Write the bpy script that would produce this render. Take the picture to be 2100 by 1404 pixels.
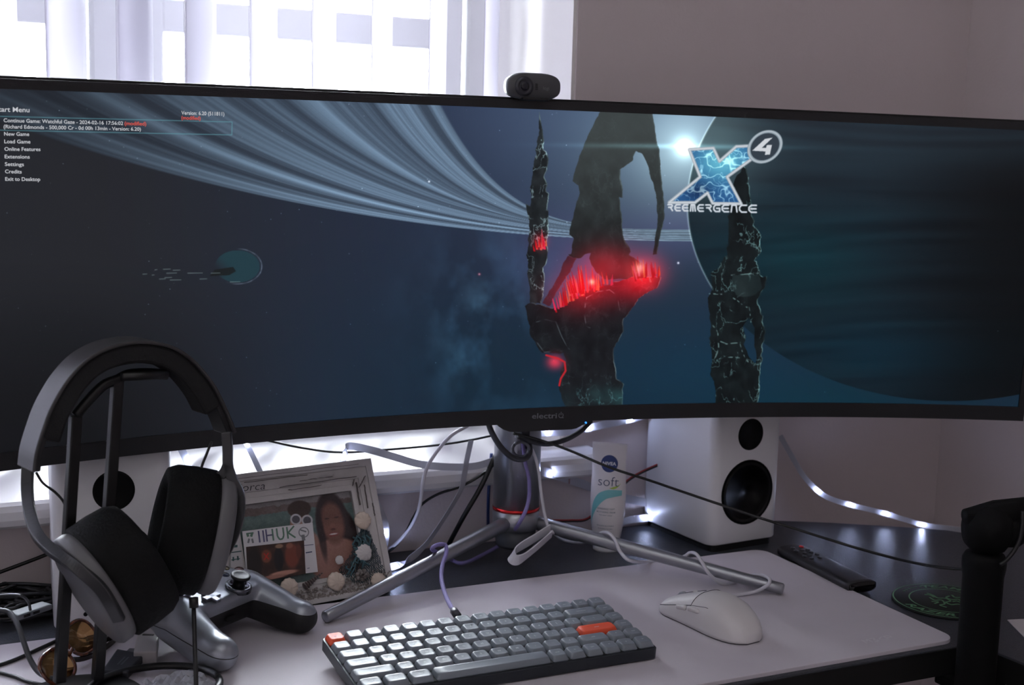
import bpy, bmesh, math, random
import numpy as np
from mathutils import Vector, Matrix, Euler
for o in list(bpy.data.objects): bpy.data.objects.remove(o)
sc = bpy.context.scene
COL = sc.collection
# ------------------------------------------------------------------ camera
F = 2683.0
CAM = np.array([-.368, -1.165, .484])
YAW, PIT, ROL = [math.radians(a) for a in (25.76, 7.91, 1.54)]
FW = np.array([math.sin(YAW)*math.cos(PIT), math.cos(YAW)*math.cos(PIT), -math.sin(PIT)])
_rt = np.array([math.cos(YAW), -math.sin(YAW), 0.]); _up = np.cross(_rt, FW)
RT = _rt*math.cos(ROL)+_up*math.sin(ROL); UP = _up*math.cos(ROL)-_rt*math.sin(ROL)
cd = bpy.data.cameras.new('camera'); cam = bpy.data.objects.new('camera', cd); COL.objects.link(cam)
cd.sensor_width = 36; cd.lens = F/2100*36; cd.clip_start = .02; cd.clip_end = 60
m = Matrix.Identity(4)
for i in range(3):
    m[i][0] = RT[i]; m[i][1] = UP[i]; m[i][2] = -FW[i]; m[i][3] = CAM[i]
cam.matrix_world = m
cd.dof.use_dof = True; cd.dof.focus_distance = 1.36; cd.dof.aperture_fstop = 8.5
sc.camera = cam
# ------------------------------------------------------------------ world, daylight, exposure
W = bpy.data.worlds.new('daylight'); sc.world = W; W.use_nodes = True
W.node_tree.nodes['Background'].inputs[0].default_value = (.93, .96, 1, 1)
W.node_tree.nodes['Background'].inputs[1].default_value = 84
pl = bpy.data.lights.new('window_portal', 'AREA'); pl.shape = 'RECTANGLE'; pl.size = 1.56; pl.size_y = 1.36
pl.cycles.is_portal = True
po = bpy.data.objects.new('window_portal', pl); COL.objects.link(po)
po.location = (-.36, .64, .77); po.rotation_euler = (math.radians(-90), 0, 0)
fl = bpy.data.lights.new('room_fill_light', 'AREA'); fl.shape = 'RECTANGLE'; fl.size = 1.6; fl.size_y = 1.2; fl.energy = 3.2; fl.color = (1, .93, .88)
fo = bpy.data.objects.new('room_fill_light', fl); COL.objects.link(fo)
fo.location = (-.5, -1.2, 1.70)  # added soft fill below the ceiling, stands for no visible lamp
sc.view_settings.view_transform = 'Standard'; sc.view_settings.look = 'None'
sc.view_settings.exposure = 0; sc.view_settings.gamma = 1; sc.view_settings.use_curve_mapping = False
sc.cycles.max_bounces = 7; sc.cycles.diffuse_bounces = 4; sc.cycles.glossy_bounces = 3
sc.cycles.transmission_bounces = 6; sc.cycles.transparent_max_bounces = 8
sc.cycles.use_denoising = True; sc.cycles.sample_clamp_indirect = 4; sc.cycles.caustics_reflective = False
# ------------------------------------------------------------------ helpers: places
V3 = Vector
def ray(x, y): return FW+RT*(x-1050)/F-UP*(y-702)/F
def PZ(x, y, z=0.): d = ray(x, y); return V3(CAM+d*(z-CAM[2])/d[2])
def PY(x, y, Y): d = ray(x, y); return V3(CAM+d*(Y-CAM[1])/d[1])
def PD(x, y, dep): return V3(CAM+ray(x, y)*dep)
def PP(x, y, p0, n):
    d = ray(x, y); n = np.array(n); return V3(CAM+d*(np.dot(np.array(p0)-CAM, n)/np.dot(d, n)))
def px(p):
    d = np.array(p)-CAM; z = d@FW; return 1050+F*(d@RT)/z, 702-F*(d@UP)/z
# ------------------------------------------------------------------ helpers: materials
MATS = {}
def srgb(c): return tuple(((v/255)/12.92 if v/255 <= .04045 else ((v/255+.055)/1.055)**2.4) for v in c)
def mat(name, col, rough=.5, metal=0., bump=0., bs=400., var=0., vs=30., emit=None, es=0., trans=0., coat=0., alpha=1., ior=1.45, spec=.5, transl=0.):
    if name in MATS: return MATS[name]
    M = bpy.data.materials.new(name); M.use_nodes = True; nt = M.node_tree; b = nt.nodes['Principled BSDF']
    c = srgb(col)+(1,)
    b.inputs['Base Color'].default_value = c; b.inputs['Roughness'].default_value = rough
    b.inputs['Metallic'].default_value = metal; b.inputs['Transmission Weight'].default_value = trans
    b.inputs['Coat Weight'].default_value = coat; b.inputs['Alpha'].default_value = alpha; b.inputs['IOR'].default_value = ior
    b.inputs['Specular IOR Level'].default_value = spec
    tc = nt.nodes.new('ShaderNodeTexCoord')
    if var:
        n = nt.nodes.new('ShaderNodeTexNoise'); n.inputs['Scale'].default_value = vs; n.inputs['Detail'].default_value = 5
        nt.links.new(tc.outputs['Object'], n.inputs['Vector'])
        mr = nt.nodes.new('ShaderNodeMapRange'); mr.inputs['From Min'].default_value = .3; mr.inputs['From Max'].default_value = .7
        mr.inputs['To Min'].default_value = 1-var; mr.inputs['To Max'].default_value = 1+var
        nt.links.new(n.outputs['Fac'], mr.inputs['Value'])
        mx = nt.nodes.new('ShaderNodeVectorMath'); mx.operation = 'SCALE'; mx.inputs[0].default_value = c[:3]
        nt.links.new(mr.outputs[0], mx.inputs['Scale']); nt.links.new(mx.outputs[0], b.inputs['Base Color'])
    if bump:
        n = nt.nodes.new('ShaderNodeTexNoise'); n.inputs['Scale'].default_value = bs; n.inputs['Detail'].default_value = 3
        nt.links.new(tc.outputs['Object'], n.inputs['Vector'])
        bp = nt.nodes.new('ShaderNodeBump'); bp.inputs['Strength'].default_value = bump; bp.inputs['Distance'].default_value = .002
        nt.links.new(n.outputs['Fac'], bp.inputs['Height']); nt.links.new(bp.outputs[0], b.inputs['Normal'])
    if emit:
        b.inputs['Emission Color'].default_value = srgb(emit)+(1,); b.inputs['Emission Strength'].default_value = es
    if transl:
        t = nt.nodes.new('ShaderNodeBsdfTranslucent'); t.inputs[0].default_value = c
        ms = nt.nodes.new('ShaderNodeMixShader'); ms.inputs[0].default_value = transl
        out = nt.nodes['Material Output']
        nt.links.new(b.outputs[0], ms.inputs[1]); nt.links.new(t.outputs[0], ms.inputs[2]); nt.links.new(ms.outputs[0], out.inputs[0])
    MATS[name] = M; return M
def imgmat(name, arr, rough=.5, emit=0., base=True, spec=.5):
    # arr: rows bottom-up, sRGB 0..1, computed in this script
    h, w = arr.shape[:2]
    im = bpy.data.images.new(name, w, h, alpha=False)
    buf = np.ones((h, w, 4), np.float32); buf[..., :3] = np.clip(arr, 0, 1)
    im.pixels.foreach_set(buf.ravel()); im.update(); im.pack()
    M = bpy.data.materials.new(name); M.use_nodes = True; nt = M.node_tree; b = nt.nodes['Principled BSDF']
    t = nt.nodes.new('ShaderNodeTexImage'); t.image = im; t.extension = 'EXTEND'
    uv = nt.nodes.new('ShaderNodeUVMap'); nt.links.new(uv.outputs[0], t.inputs[0])
    b.inputs['Roughness'].default_value = rough; b.inputs['Specular IOR Level'].default_value = spec
    if base: nt.links.new(t.outputs[0], b.inputs['Base Color'])
    else: b.inputs['Base Color'].default_value = (.008, .008, .01, 1)
    if emit: nt.links.new(t.outputs[0], b.inputs['Emission Color']); b.inputs['Emission Strength'].default_value = emit
    return M
# ------------------------------------------------------------------ helpers: meshes
class MB:
    def __init__(s): s.bm = bmesh.new(); s.mi = 0
    def add(s, verts, faces, smooth=False):
        vs = [s.bm.verts.new(v) for v in verts]
        for f in faces:
            if len(set(f)) < 3: continue
            try: fc = s.bm.faces.new([vs[i] for i in f]); fc.smooth = smooth; fc.material_index = s.mi
            except ValueError: pass
        return vs
    def box(s, c, d, M=None, taper=1.):
        x, y, z = [k/2 for k in d]; v = []
        for sz in (-1, 1):
            t = taper if sz > 0 else 1
            for sx, sy in ((-1, -1), (1, -1), (1, 1), (-1, 1)): v.append(V3((sx*x*t, sy*y*t, sz*z)))
        if M is not None: v = [M @ p for p in v]
        v = [p+V3(c) for p in v]
        s.add(v, [(3, 2, 1, 0), (4, 5, 6, 7), (0, 1, 5, 4), (1, 2, 6, 5), (2, 3, 7, 6), (3, 0, 4, 7)]); return s
    def rings(s, rs, cap0=True, cap1=True, smooth=True, closed=True, flip=False):
        n = len(rs[0]); v = [p for r in rs for p in r]; f = []
        for i in range(len(rs)-1):
            for j in range(n if closed else n-1):
                a, b = i*n+j, i*n+(j+1) % n
                q = (a, b, b+n, a+n); f.append(q[::-1] if flip else q)
        if cap0: f.append(tuple(range(n)) if flip else tuple(range(n))[::-1])
        if cap1:
            t = tuple(range((len(rs)-1)*n, len(rs)*n)); f.append(t[::-1] if flip else t)
        s.add(v, f, smooth); return s
    def lathe(s, prof, o=(0, 0, 0), ax=(0, 0, 1), n=32, sx=1., sy=1., xd=None, smooth=True):
        # prof: (radius, height along ax)
        ax = V3(ax).normalized(); u = V3(xd) if xd is not None else (V3((1, 0, 0)) if abs(ax.x) < .8 else V3((0, 1, 0)))
        u = (u-ax*u.dot(ax)).normalized(); w = ax.cross(u); o = V3(o)
        rs = [[o+ax*h+(u*math.cos(2*math.pi*k/n)*sx+w*math.sin(2*math.pi*k/n)*sy)*max(r, 1e-5) for k in range(n)] for r, h in prof]
        s.rings(rs, smooth=smooth); return s
    def tube(s, pts, r, n=10, cap=True, flat=None, up=None):
        # pts list of Vector; r radius or list; flat=(half width, half thickness) makes a ribbon
        pts = [V3(p) for p in pts]; T = []
        for i in range(len(pts)):
            a = pts[max(i-1, 0)]; b = pts[min(i+1, len(pts)-1)]; T.append((b-a).normalized())
        u = V3(up) if up is not None else (V3((0, 0, 1)) if abs(T[0].z) < .9 else V3((1, 0, 0)))
        rs = []
        for i, p in enumerate(pts):
            if up is not None: u = V3(up[i]) if isinstance(up[0], (tuple, list, Vector)) else V3(up)
            u = (u-T[i]*u.dot(T[i])).normalized(); w = T[i].cross(u)
            ri = r[i] if isinstance(r, (list, tuple)) else r
            if flat: rs.append([p+u*a*flat[0]+w*b*flat[1] for a, b in ((-1, -1), (1, -1), (1, 1), (-1, 1))])
            else: rs.append([p+(u*math.cos(2*math.pi*k/n)+w*math.sin(2*math.pi*k/n))*ri for k in range(n)])
        s.rings(rs, cap, cap, smooth=not flat); return s
    def prism(s, pts, z0, z1, M=None, smooth=False):
        n = len(pts); v = [V3((p[0], p[1], z0)) for p in pts]+[V3((p[0], p[1], z1)) for p in pts]
        if M is not None: v = [M @ p for p in v]
        f = [tuple(range(n))[::-1], tuple(range(n, 2*n))]+[(i, (i+1) % n, n+(i+1) % n, n+i) for i in range(n)]
        s.add(v, f, smooth); return s
    def build(s, name, mats, parent=None, bevel=0., seg=2, loc=None, rot=None, subsurf=0, auto=True):
        bm = s.bm; bmesh.ops.recalc_face_normals(bm, faces=bm.faces)
        me = bpy.data.meshes.new(name); bm.to_mesh(me); bm.free()
        for mm in (mats if isinstance(mats, (list, tuple)) else [mats]): me.materials.append(mm)
        o = bpy.data.objects.new(name, me); COL.objects.link(o)
        if parent is not None: o.parent = parent
        if loc is not None: o.location = loc
        if rot is not None: o.rotation_euler = rot
        if bevel:
            b = o.modifiers.new('bevel', 'BEVEL'); b.width = bevel; b.segments = seg; b.limit_method = 'ANGLE'; b.angle_limit = math.radians(40)
        if subsurf:
            b = o.modifiers.new('sub', 'SUBSURF'); b.levels = subsurf; b.render_levels = subsurf
        return o
def cr(pts, n=8):
    # Catmull-Rom through points
    pts = [V3(p) for p in pts]; P = [pts[0]*2-pts[1]]+pts+[pts[-1]*2-pts[-2]]; out = []
    for i in range(1, len(P)-2):
        a, b, c, d = P[i-1:i+3]
        for k in range(n):
            t = k/n; out.append(.5*((2*b)+(c-a)*t+(2*a-5*b+4*c-d)*t*t+(3*b-a-3*c+d)*t**3))
    out.append(pts[-1]); return out
def rrect(w, h, r, n=4, z=0., cx=0., cy=0.):
    out = []
    for sx, sy, a0 in ((1, 1, 0), (-1, 1, 90), (-1, -1, 180), (1, -1, 270)):
        for k in range(n+1):
            a = math.radians(a0+90*k/n); out.append(V3((cx+sx*(w/2-r)+r*math.cos(a), cy+sy*(h/2-r)+r*math.sin(a), z)))
    return out
def empty(name, label, cat, loc=(0, 0, 0), rot=(0, 0, 0), group=None):
    o = bpy.data.objects.new(name, None); COL.objects.link(o); o.location = loc; o.rotation_euler = rot
    o.empty_display_size = .02; return tag(o, label, cat, group)
def tag(o, label, cat, group=None):
    o['label'] = label; o['category'] = cat
    if group: o['group'] = group
    return o
def struct(o): o['kind'] = 'structure'; return o
def text_geo(s, size=1.0, font_off=0.):
    cu = bpy.data.curves.new('t', 'FONT'); cu.body = s; cu.size = size; cu.resolution_u = 3; cu.offset = font_off
    ob = bpy.data.objects.new('t', cu); me = bpy.data.meshes.new_from_object(ob)
    v = [tuple(p.co) for p in me.vertices]; f = [tuple(p.vertices) for p in me.polygons]
    bpy.data.objects.remove(ob); bpy.data.curves.remove(cu); bpy.data.meshes.remove(me)
    return v, f
def text_on(mb, s, fn, w=None, h=None, align='l', off=0., italic=0.):
    # fn(u,v) -> point ; text scaled to width w and cap height h
    v, f = text_geo(s, 1., off)
    if not v: return
    x0 = min(p[0] for p in v); x1 = max(p[0] for p in v)
    cap = .7
    sx = w/(x1-x0) if w else h/cap; sy = h/cap if h else sx
    sh = {'l': 0, 'c': -.5, 'r': -1}[align]*(x1-x0)*sx
    mb.add([fn((p[0]-x0)*sx+sh+italic*p[1]*sy, p[1]*sy) for p in v], f)
def frame_fn(o, ex, ey, ez=None, lift=0.):
    o = V3(o); ex = V3(ex); ey = V3(ey); n = ex.cross(ey).normalized()
    return lambda u, v: o+ex*u+ey*v+n*lift
M_blk = mat('black_plastic', (20, 20, 22), .42, bump=.05, bs=900)
M_blk2 = mat('matte_black', (14, 14, 15), .6)
M_white = mat('white_plastic', (228, 227, 228), .4)
M_cable = mat('black_cable', (18, 18, 20), .45)
M_wcable = mat('white_cable', (215, 214, 222), .4)
# ------------------------------------------------------------------ room
M_wall = mat('wall_paint', (216, 205, 206), .85, bump=.15, bs=250, var=.02, vs=3)
M_wallw = mat('white_reveal_paint', (236, 232, 230), .8, bump=.1, bs=200)
M_upvc = mat('white_upvc', (246, 247, 250), .35)
YW = .325; XR = 1.085
WX0, WX1, WZ0, WZ1 = -1.15, .431, .085, 1.45
b = MB()
b.box(((WX1+XR+.2)/2, YW+.16, .5), (XR+.2-WX1, .32, 2.5)); b.box(((-2.2+WX0)/2, YW+.16, .5), (WX0+2.2, .32, 2.5))
b.box(((WX0+WX1)/2, YW+.16, (WZ0-.75)/2), (WX1-WX0, .32, WZ0+.75)); b.box(((WX0+WX1)/2, YW+.16, (WZ1+1.75)/2), (WX1-WX0, .32, 1.75-WZ1))
struct(b.build('wall_back', M_wall))
b = MB(); b.box((XR+.05, -1.6, .5), (.1, 3.85, 2.5)); struct(b.build('wall_right', M_wall))
b = MB(); b.box((-2.25, -1.4, .5), (.1, 4.1, 2.5)); struct(b.build('wall_left', M_wall))
b = MB(); b.box((-.55, -3.45, .5), (3.5, .1, 2.5)); struct(b.build('wall_front', M_wall))
b = MB(); b.box((-.55, -1.5, 1.78), (3.6, 4.3, .06)); struct(b.build('ceiling', mat('ceiling_white', (225, 222, 218), .9)))
b = MB(); b.box((-.55, -1.5, -.77), (3.6, 4.3, .06)); struct(b.build('floor', mat('grey_carpet', (92, 88, 90), .95, bump=.8, bs=500, var=.2, vs=300)))
# white painted window reveal (lining of the recess)
b = MB()
b.box((WX1-.002, YW+.159, .78), (.006, .312, 1.34)); b.box((WX0+.002, YW+.159, .78), (.006, .312, 1.34)); b.box(((WX0+WX1)/2, YW+.159, WZ1-.002), (WX1-WX0, .312, .006))
struct(b.build('trim_1', M_wallw))
# window
wn = bpy.data.objects.new('window_1', None); COL.objects.link(wn); struct(wn); wn.location = (WX0, .62, WZ0)
def wloc(o): o.location = o.location-wn.location; return o
b = MB(); yf = .60
zc = (WZ1+.112)/2; zh = WZ1-.112
def vbar(x, w, d=.05, y=yf): b.box((x, y, zc), (w, d, zh))
vbar(WX1-.022, .045); vbar(WX0+.022, .045)
for x in (-.10, -.62): vbar(x, .055, .06); 
b.box(((WX0+WX1)/2, yf, .135), (WX1-WX0, .05, .05)); b.box(((WX0+WX1)/2, yf, WZ1-.02), (WX1-WX0, .05, .045))
wloc(b.build('window_frame', M_upvc, wn, bevel=.006))
b = MB()
for x0, x1 in ((-.07, .38), (-.59, -.13), (-1.1, -.65)):
    for x in (x0+.018, x1-.018): b.box((x, yf-.02, zc), (.030, .035, zh-.08))
    b.box(((x0+x1)/2, yf-.02, .175), (x1-x0-.06, .035, .035)); b.box(((x0+x1)/2, yf-.02, .655), (x1-x0-.06, .035, .042))
    b.box(((x0+x1)/2, yf-.02, WZ1-.06), (x1-x0-.06, .035, .035))
wloc(b.build('casement', M_upvc, wn, bevel=.004))
b = MB(); b.box(((WX0+WX1)/2, yf+.005, zc), (WX1-WX0-.05, .004, zh-.04))
gm = bpy.data.materials.new('window_glass'); gm.use_nodes = True; nt = gm.node_tree
for n in list(nt.nodes):
    if n.type != 'OUTPUT_MATERIAL': nt.nodes.remove(n)
tr = nt.nodes.new('ShaderNodeBsdfTransparent'); tr.inputs[0].default_value = (.93, .95, .96, 1); gl = nt.nodes.new('ShaderNodeBsdfGlossy'); gl.inputs['Roughness'].default_value = .02
fr = nt.nodes.new('ShaderNodeFresnel'); mx = nt.nodes.new('ShaderNodeMixShader')
nt.links.new(fr.outputs[0], mx.inputs[0]); nt.links.new(tr.outputs[0], mx.inputs[1]); nt.links.new(gl.outputs[0], mx.inputs[2]); nt.links.new(mx.outputs[0], nt.nodes['Material Output'].inputs[0])
wloc(b.build('window_pane', gm, wn))
b = MB()
prof = [(.60, .085), (.276, .083), (.270, .087), (.267, .094), (.267, .103), (.270, .109), (.276, .112), (.60, .114)]
b.rings([[V3((x, y, z)) for y, z in prof] for x in (WX0-.04, WX1-.003)], smooth=False)
prof2 = [(YW+.001, .085)]+prof[1:-1]+[(YW+.001, .1122)]
b.rings([[V3((x, y, z)) for y, z in prof2] for x in (WX1-.003, WX1+.035)], smooth=False)
wloc(b.build('window_sill', mat('white_sill_gloss', (222, 220, 222), .25), wn))
# vertical blind hanging in the recess
M_vane = mat('blind_fabric', (238, 236, 243), .8, transl=.85)
vb = empty('vertical_blind', 'white fabric vertical blind with half open vanes hanging in the bright window', 'blind', (WX0, .44, 1.40))
x0 = PY(277, 50, .44).x; pitch = .0765
b = MB(); b.box((.78, 0, .02), (1.54, .035, .03)); b.build('headrail', M_upvc, vb, bevel=.003)
vme = None
k = 0
for i in range(-15, 7):
    x = x0+i*pitch
    if not (WX0+.04 < x < WX1-.05): continue
    b = MB(); A = math.radians(53)
    n = 9; pr_ = []
    for s_ in (0, 1):
        for j in range(n) if s_ == 0 else range(n-1, -1, -1):
            t = (j/(n-1)-.5)*.089; pr_.append((t, .004*math.cos(math.pi*t/.089)+(.0006 if s_ else 0)))
    rs = []
    for z in (-1.268, -1.26, .0): rs.append([V3((math.cos(A)*p-math.sin(A)*q, math.sin(A)*p+math.cos(A)*q, z)) for p, q in pr_])
    b.rings(rs); o = b.build('vane', M_vane, vb); o.location = (x-WX0, 0, 0)
    b = MB(); Mz = Matrix.Rotation(A, 3, 'Z'); b.prism([(-.012, 0), (.012, 0), (.0, -.026)], -.0012, .0012, M=Mz @ Matrix.Rotation(math.pi/2, 3, 'X'))
    o = b.build('weight', mat('blind_weight', (150, 150, 165), .4), vb); o.location = (x-WX0, 0, -1.247)
# ------------------------------------------------------------------ desk
M_desk = mat('charcoal_desk_laminate', (50, 53, 60), .38, bump=.35, bs=700, var=.22, vs=260)
ZD = -.004
dk = empty('corner_desk', 'charcoal laminate corner desk carrying monitor, speakers and keyboard', 'desk', (.1, 0, -.74))
out = [(-1.25, .322), (.62, .322), (.748, .272), (.81, .238), (.892, .185), (.94, .150), (1.0, .065), (1.07, -.06), (1.07, -1.1), (.70, -1.1), (.66, -.33), (.650, -.22), (.648, -.20), (.642, -.193), (.55, -.192), (-1.25, -.192)]
b = MB(); b.prism([(x-.1, y) for x, y in out[::-1]], .74+ZD-.028, .74+ZD); b.build('desktop', M_desk, dk, bevel=.0015)
b = MB()
for x, y in ((-1.2, -.13), (-1.2, .26), (.44, .26), (1.02, -1.04), (.76, -1.04)):
    bb = MB(); bb.box((x-.1, y, (.74+ZD-.028)/2), (.045, .045, .74+ZD-.028)); bb.build('leg', M_blk2, dk, bevel=.002)
bb = MB()
def eb(i0, i1):
    P_ = [V3((out[i][0]-.1, out[i][1], 0)) for i in range(i0, i1+1)]; rs = []
    for i, p in enumerate(P_):
        t = (P_[min(i+1, len(P_)-1)]-P_[max(i-1, 0)]).normalized(); n_ = V3((-t.y, t.x, 0)); n_ = n_ if False else V3((t.y, -t.x, 0))*-1
        rs.append([p-n_*.0002+V3((0, 0, .74+ZD-.0285)), p-n_*.0002+V3((0, 0, .74+ZD-.0012)), p+n_*.0016+V3((0, 0, .74+ZD-.0012)), p+n_*.0016+V3((0, 0, .74+ZD-.0285))])
    bb.rings(rs, smooth=False)
eb(9, 15); bb.build('edge_shade_strip', mat('edge_shade_black', (10, 10, 11), .6), dk)  # black strip added along the front edge, its colour stands in for shade
# desk mat
b = MB(); r = .018; x0_, x1_, y0_, y1_ = -.30, .634, -.184, .158
cx, cy = (x0_+x1_)/2, (y0_+y1_)/2
b.rings([rrect(x1_-x0_, y1_-y0_, r, 6, z, cx, cy) for z in (ZD, -.0003)]+[rrect(x1_-x0_-.0012, y1_-y0_-.0012, r, 6, 0, cx, cy)], smooth=False)
dm = b.build('desk_mat', mat('pale_mat_fabric', (212, 206, 214), .75, bump=.25, bs=1500, var=.03, vs=12)); tag(dm, 'pale grey rectangular desk mat under keyboard and mouse', 'desk mat')
b = MB(); d0 = PZ(1782, 1318, .0003); dx = (PZ(1890, 1296, .0003)-d0).normalized()
text_on(b, 'KEY//CTRL'[:0] or 'M2A', frame_fn(d0, V3((.96, .28, 0)), V3((-.28, .96, 0))), w=.034, h=.0075) if False else None
b.bm.free()
# ------------------------------------------------------------------ the picture shown on the screen (computed here, in pixels of a 2140 x 880 sheet)
SX0, SY0, SW, SH = -40, 130, 2180, 830
def vnoise(cx, cy, seed, w=SW, h=SH):
    r = np.random.RandomState(seed); gw, gh = int(w/cx)+3, int(h/cy)+3; g = r.rand(gh, gw).astype(np.float32)
    x = np.arange(w)/cx; y = np.arange(h)/cy; xi = x.astype(int); yi = y.astype(int); fx = x-xi; fy = y-yi
    fx = fx*fx*(3-2*fx); fy = (fy*fy*(3-2*fy))[:, None]
    a = g[yi][:, xi]; b_ = g[yi][:, xi+1]; c = g[yi+1][:, xi]; d = g[yi+1][:, xi+1]
    return (a*(1-fx)+b_*fx)*(1-fy)+(c*(1-fx)+d*fx)*fy
def fbm(cx, cy, seed, o=4, **k):
    s = 0; t = 0
    for i in range(o): s = s+vnoise(max(cx/2**i, 1.2), max(cy/2**i, 1.2), seed+i*7, **k)/2**i; t += 1/2**i
    return s/t
def sstep(a, b, x): t = np.clip((x-a)/(b-a), 0, 1); return t*t*(3-2*t)
def paint_screen():
    X, Y = np.meshgrid(np.arange(SW, dtype=np.float32)+SX0, np.arange(SH, dtype=np.float32)+SY0)
    I = np.zeros((SH, SW, 3), np.float32)
    def C(*c): return np.array(c, np.float32)
    def put(m, col):
        nonlocal I
        m = m[..., None]; I = I*(1-m)+np.asarray(col, np.float32)*m
    def addc(m, col):
        nonlocal I
        I = I+m[..., None]*np.asarray(col, np.float32)
    def bump(cx, cy, sx, sy): return np.exp(-((X-cx)/sx)**2-((Y-cy)/sy)**2)
    def poly(P, jit=0., seed=1, sc_=14):
        P = np.array(P, np.float32); m = jit+3
        x0 = max(int(P[:, 0].min()-m)-SX0, 0); x1 = min(int(P[:, 0].max()+m)-SX0, SW); y0 = max(int(P[:, 1].min()-m)-SY0, 0); y1 = min(int(P[:, 1].max()+m)-SY0, SH)
        xs = X[y0:y1, x0:x1]; ys = Y[y0:y1, x0:x1]
        if jit:
            nx = fbm(sc_, sc_*1.4, seed, 4)[y0:y1, x0:x1]-.5; ny = fbm(sc_*.8, sc_, seed+50, 4)[y0:y1, x0:x1]-.5
            xs = xs+nx*4.2*jit; ys = ys+ny*4.2*jit
        acc = np.zeros_like(xs)
        for ox, oy in ((-.25, -.25), (.25, -.25), (-.25, .25), (.25, .25)):
            ins = np.zeros(xs.shape, bool)
            for i in range(len(P)):
                ax, ay = P[i]; bx, by = P[(i+1) % len(P)]
                if ay == by: continue
                c = ((ay > ys+oy) != (by > ys+oy)) & (xs+ox < (bx-ax)*(ys+oy-ay)/(by-ay)+ax); ins ^= c
            acc += ins
        out = np.zeros_like(X); out[y0:y1, x0:x1] = acc/4; return out
    def seg(pts, w, soft=.7):
        pts = np.array(pts, np.float32); m = w+3
        x0 = max(int(pts[:, 0].min()-m)-SX0, 0); x1 = min(int(pts[:, 0].max()+m)-SX0+1, SW); y0 = max(int(pts[:, 1].min()-m)-SY0, 0); y1 = min(int(pts[:, 1].max()+m)-SY0+1, SH)
        out = np.zeros_like(X)
        if x1 <= x0 or y1 <= y0: return out
        xs = X[y0:y1, x0:x1]; ys = Y[y0:y1, x0:x1]; D = np.full(xs.shape, 1e9, np.float32)
        for (ax, ay), (bx, by) in zip(pts[:-1], pts[1:]):
            dx, dy = bx-ax, by-ay; L = dx*dx+dy*dy+1e-9; t = np.clip(((xs-ax)*dx+(ys-ay)*dy)/L, 0, 1)
            D = np.minimum(D, np.hypot(xs-ax-t*dx, ys-ay-t*dy))
        out[y0:y1, x0:x1] = np.clip((w/2+soft-D)/(2*soft), 0, 1); return out
    # deep space
    t = sstep(150, 950, X); put(np.ones_like(X), 0)
    left = C(33, 35, 40); mid = C(33, 43, 62); low = C(18, 38, 54)
    I = left*(1-t[..., None])+mid*t[..., None]
    v = sstep(420, 820, Y)*sstep(350, 1100, X); I = I*(1-v[..., None])+low*v[..., None]
    I *= (1-.45*sstep(500, 900, Y)*(1-sstep(100, 700, X)))[..., None]
    I += (sstep(520, 200, Y)*sstep(700, 1100, X))[..., None]*C(22, 26, 34)
    neb = fbm(90, 120, 11, 5); neb2 = fbm(60, 60, 31, 5)
    addc(np.clip(neb-.42, 0, 1)*3.2*bump(990, 670, 120, 190), C(30, 50, 64)); addc(np.clip(neb2-.5, 0, 1)*3*bump(1010, 700, 90, 120), C(34, 50, 56))
    addc(bump(1150, 520, 110, 90), C(24, 20, 34)); addc(bump(1390, 480, 120, 60), C(10, 4, 16)); addc(bump(1420, 760, 260, 120), C(-2, 8, 12))
    # rings
    tt = np.linspace(0, 1, 320)
    cols = np.arange(SW)+SX0; T = np.full((SH, SW), -1., np.float32)
    rows = np.arange(SH)+SY0
    Dd = 1520*(550/1520)**tt; pp = np.interp(tt, [0, .556, .74, 1], [2.1, 2.6, 3.4, 4.2]); yb = 495-25*tt
    for j, x in enumerate(cols):
        if x > 1450: continue
        yy = yb-270*((1450-x)/Dd)**pp; k = np.argsort(yy)
        T[:, j] = np.interp(rows, yy[k], tt[k], left=2, right=-1)
    inr = ((T >= 0) & (T <= 1)).astype(np.float32)
    r = np.random.RandomState(5); prof = np.zeros(2000)
    for n_, a in ((14, .5), (40, .4), (110, .35), (320, .2)): prof += a*np.interp(np.linspace(0, 1, 2000), np.linspace(0, 1, n_), r.rand(n_))
    prof = (prof-prof.min())/(prof.max()-prof.min())
    for c0, w0, a in ((.045, .012, .55), (.09, .008, .4), (.16, .02, -.35), (.235, .025, .55), (.29, .02, -.5), (.40, .03, .35), (.47, .028, -.6), (.56, .02, -.45), (.63, .03, .35), (.72, .02, -.3), (.93, .018, -.9), (.97, .02, .5)):
        prof += a*np.exp(-((np.linspace(0, 1, 2000)-c0)/w0)**2)
    g = np.clip(prof[(np.clip(T, 0, 1)*1999).astype(int)], 0, 1.5)
    fine = vnoise(3, 1.5, 77)*.06
    br = .25+.75*sstep(-100, 900, X); br *= 1-.15*sstep(1000, 1400, X)
    ring = (C(40, 50, 62)+(g[..., None]+fine[..., None])*C(62, 76, 86))*br[..., None]+C(16, 18, 22)
    m = inr*sstep(0, .012, T)*(1-sstep(.985, 1, T))
    I = I*(1-m[..., None]*.92)+ring*m[..., None]*.92
    # light near the star
    gl = bump(1403, 300, 230, 190); addc(gl, C(62, 74, 70)); addc(bump(1403, 300, 90, 90), C(60, 68, 64))
    # planet
    pu = (X-1950)/540; pv = (Y-420)/402; pr_ = np.sqrt(pu*pu+pv*pv)
    pm = 1-sstep(.998, 1.002, pr_)
    st = fbm(500, 16, 91, 4); ycur = Y+60*((X-1950)/540)**2*np.sign(420-Y)
    idx = np.clip((ycur-SY0), 0, SH-1).astype(int); st2 = vnoise(700, 14, 97)[idx, np.clip(X-SX0, 0, SW-1).astype(int)]
    base = C(14, 28, 37)+(st2*.8+st*.6-.6)[..., None]*C(8, 16, 18)
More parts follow.
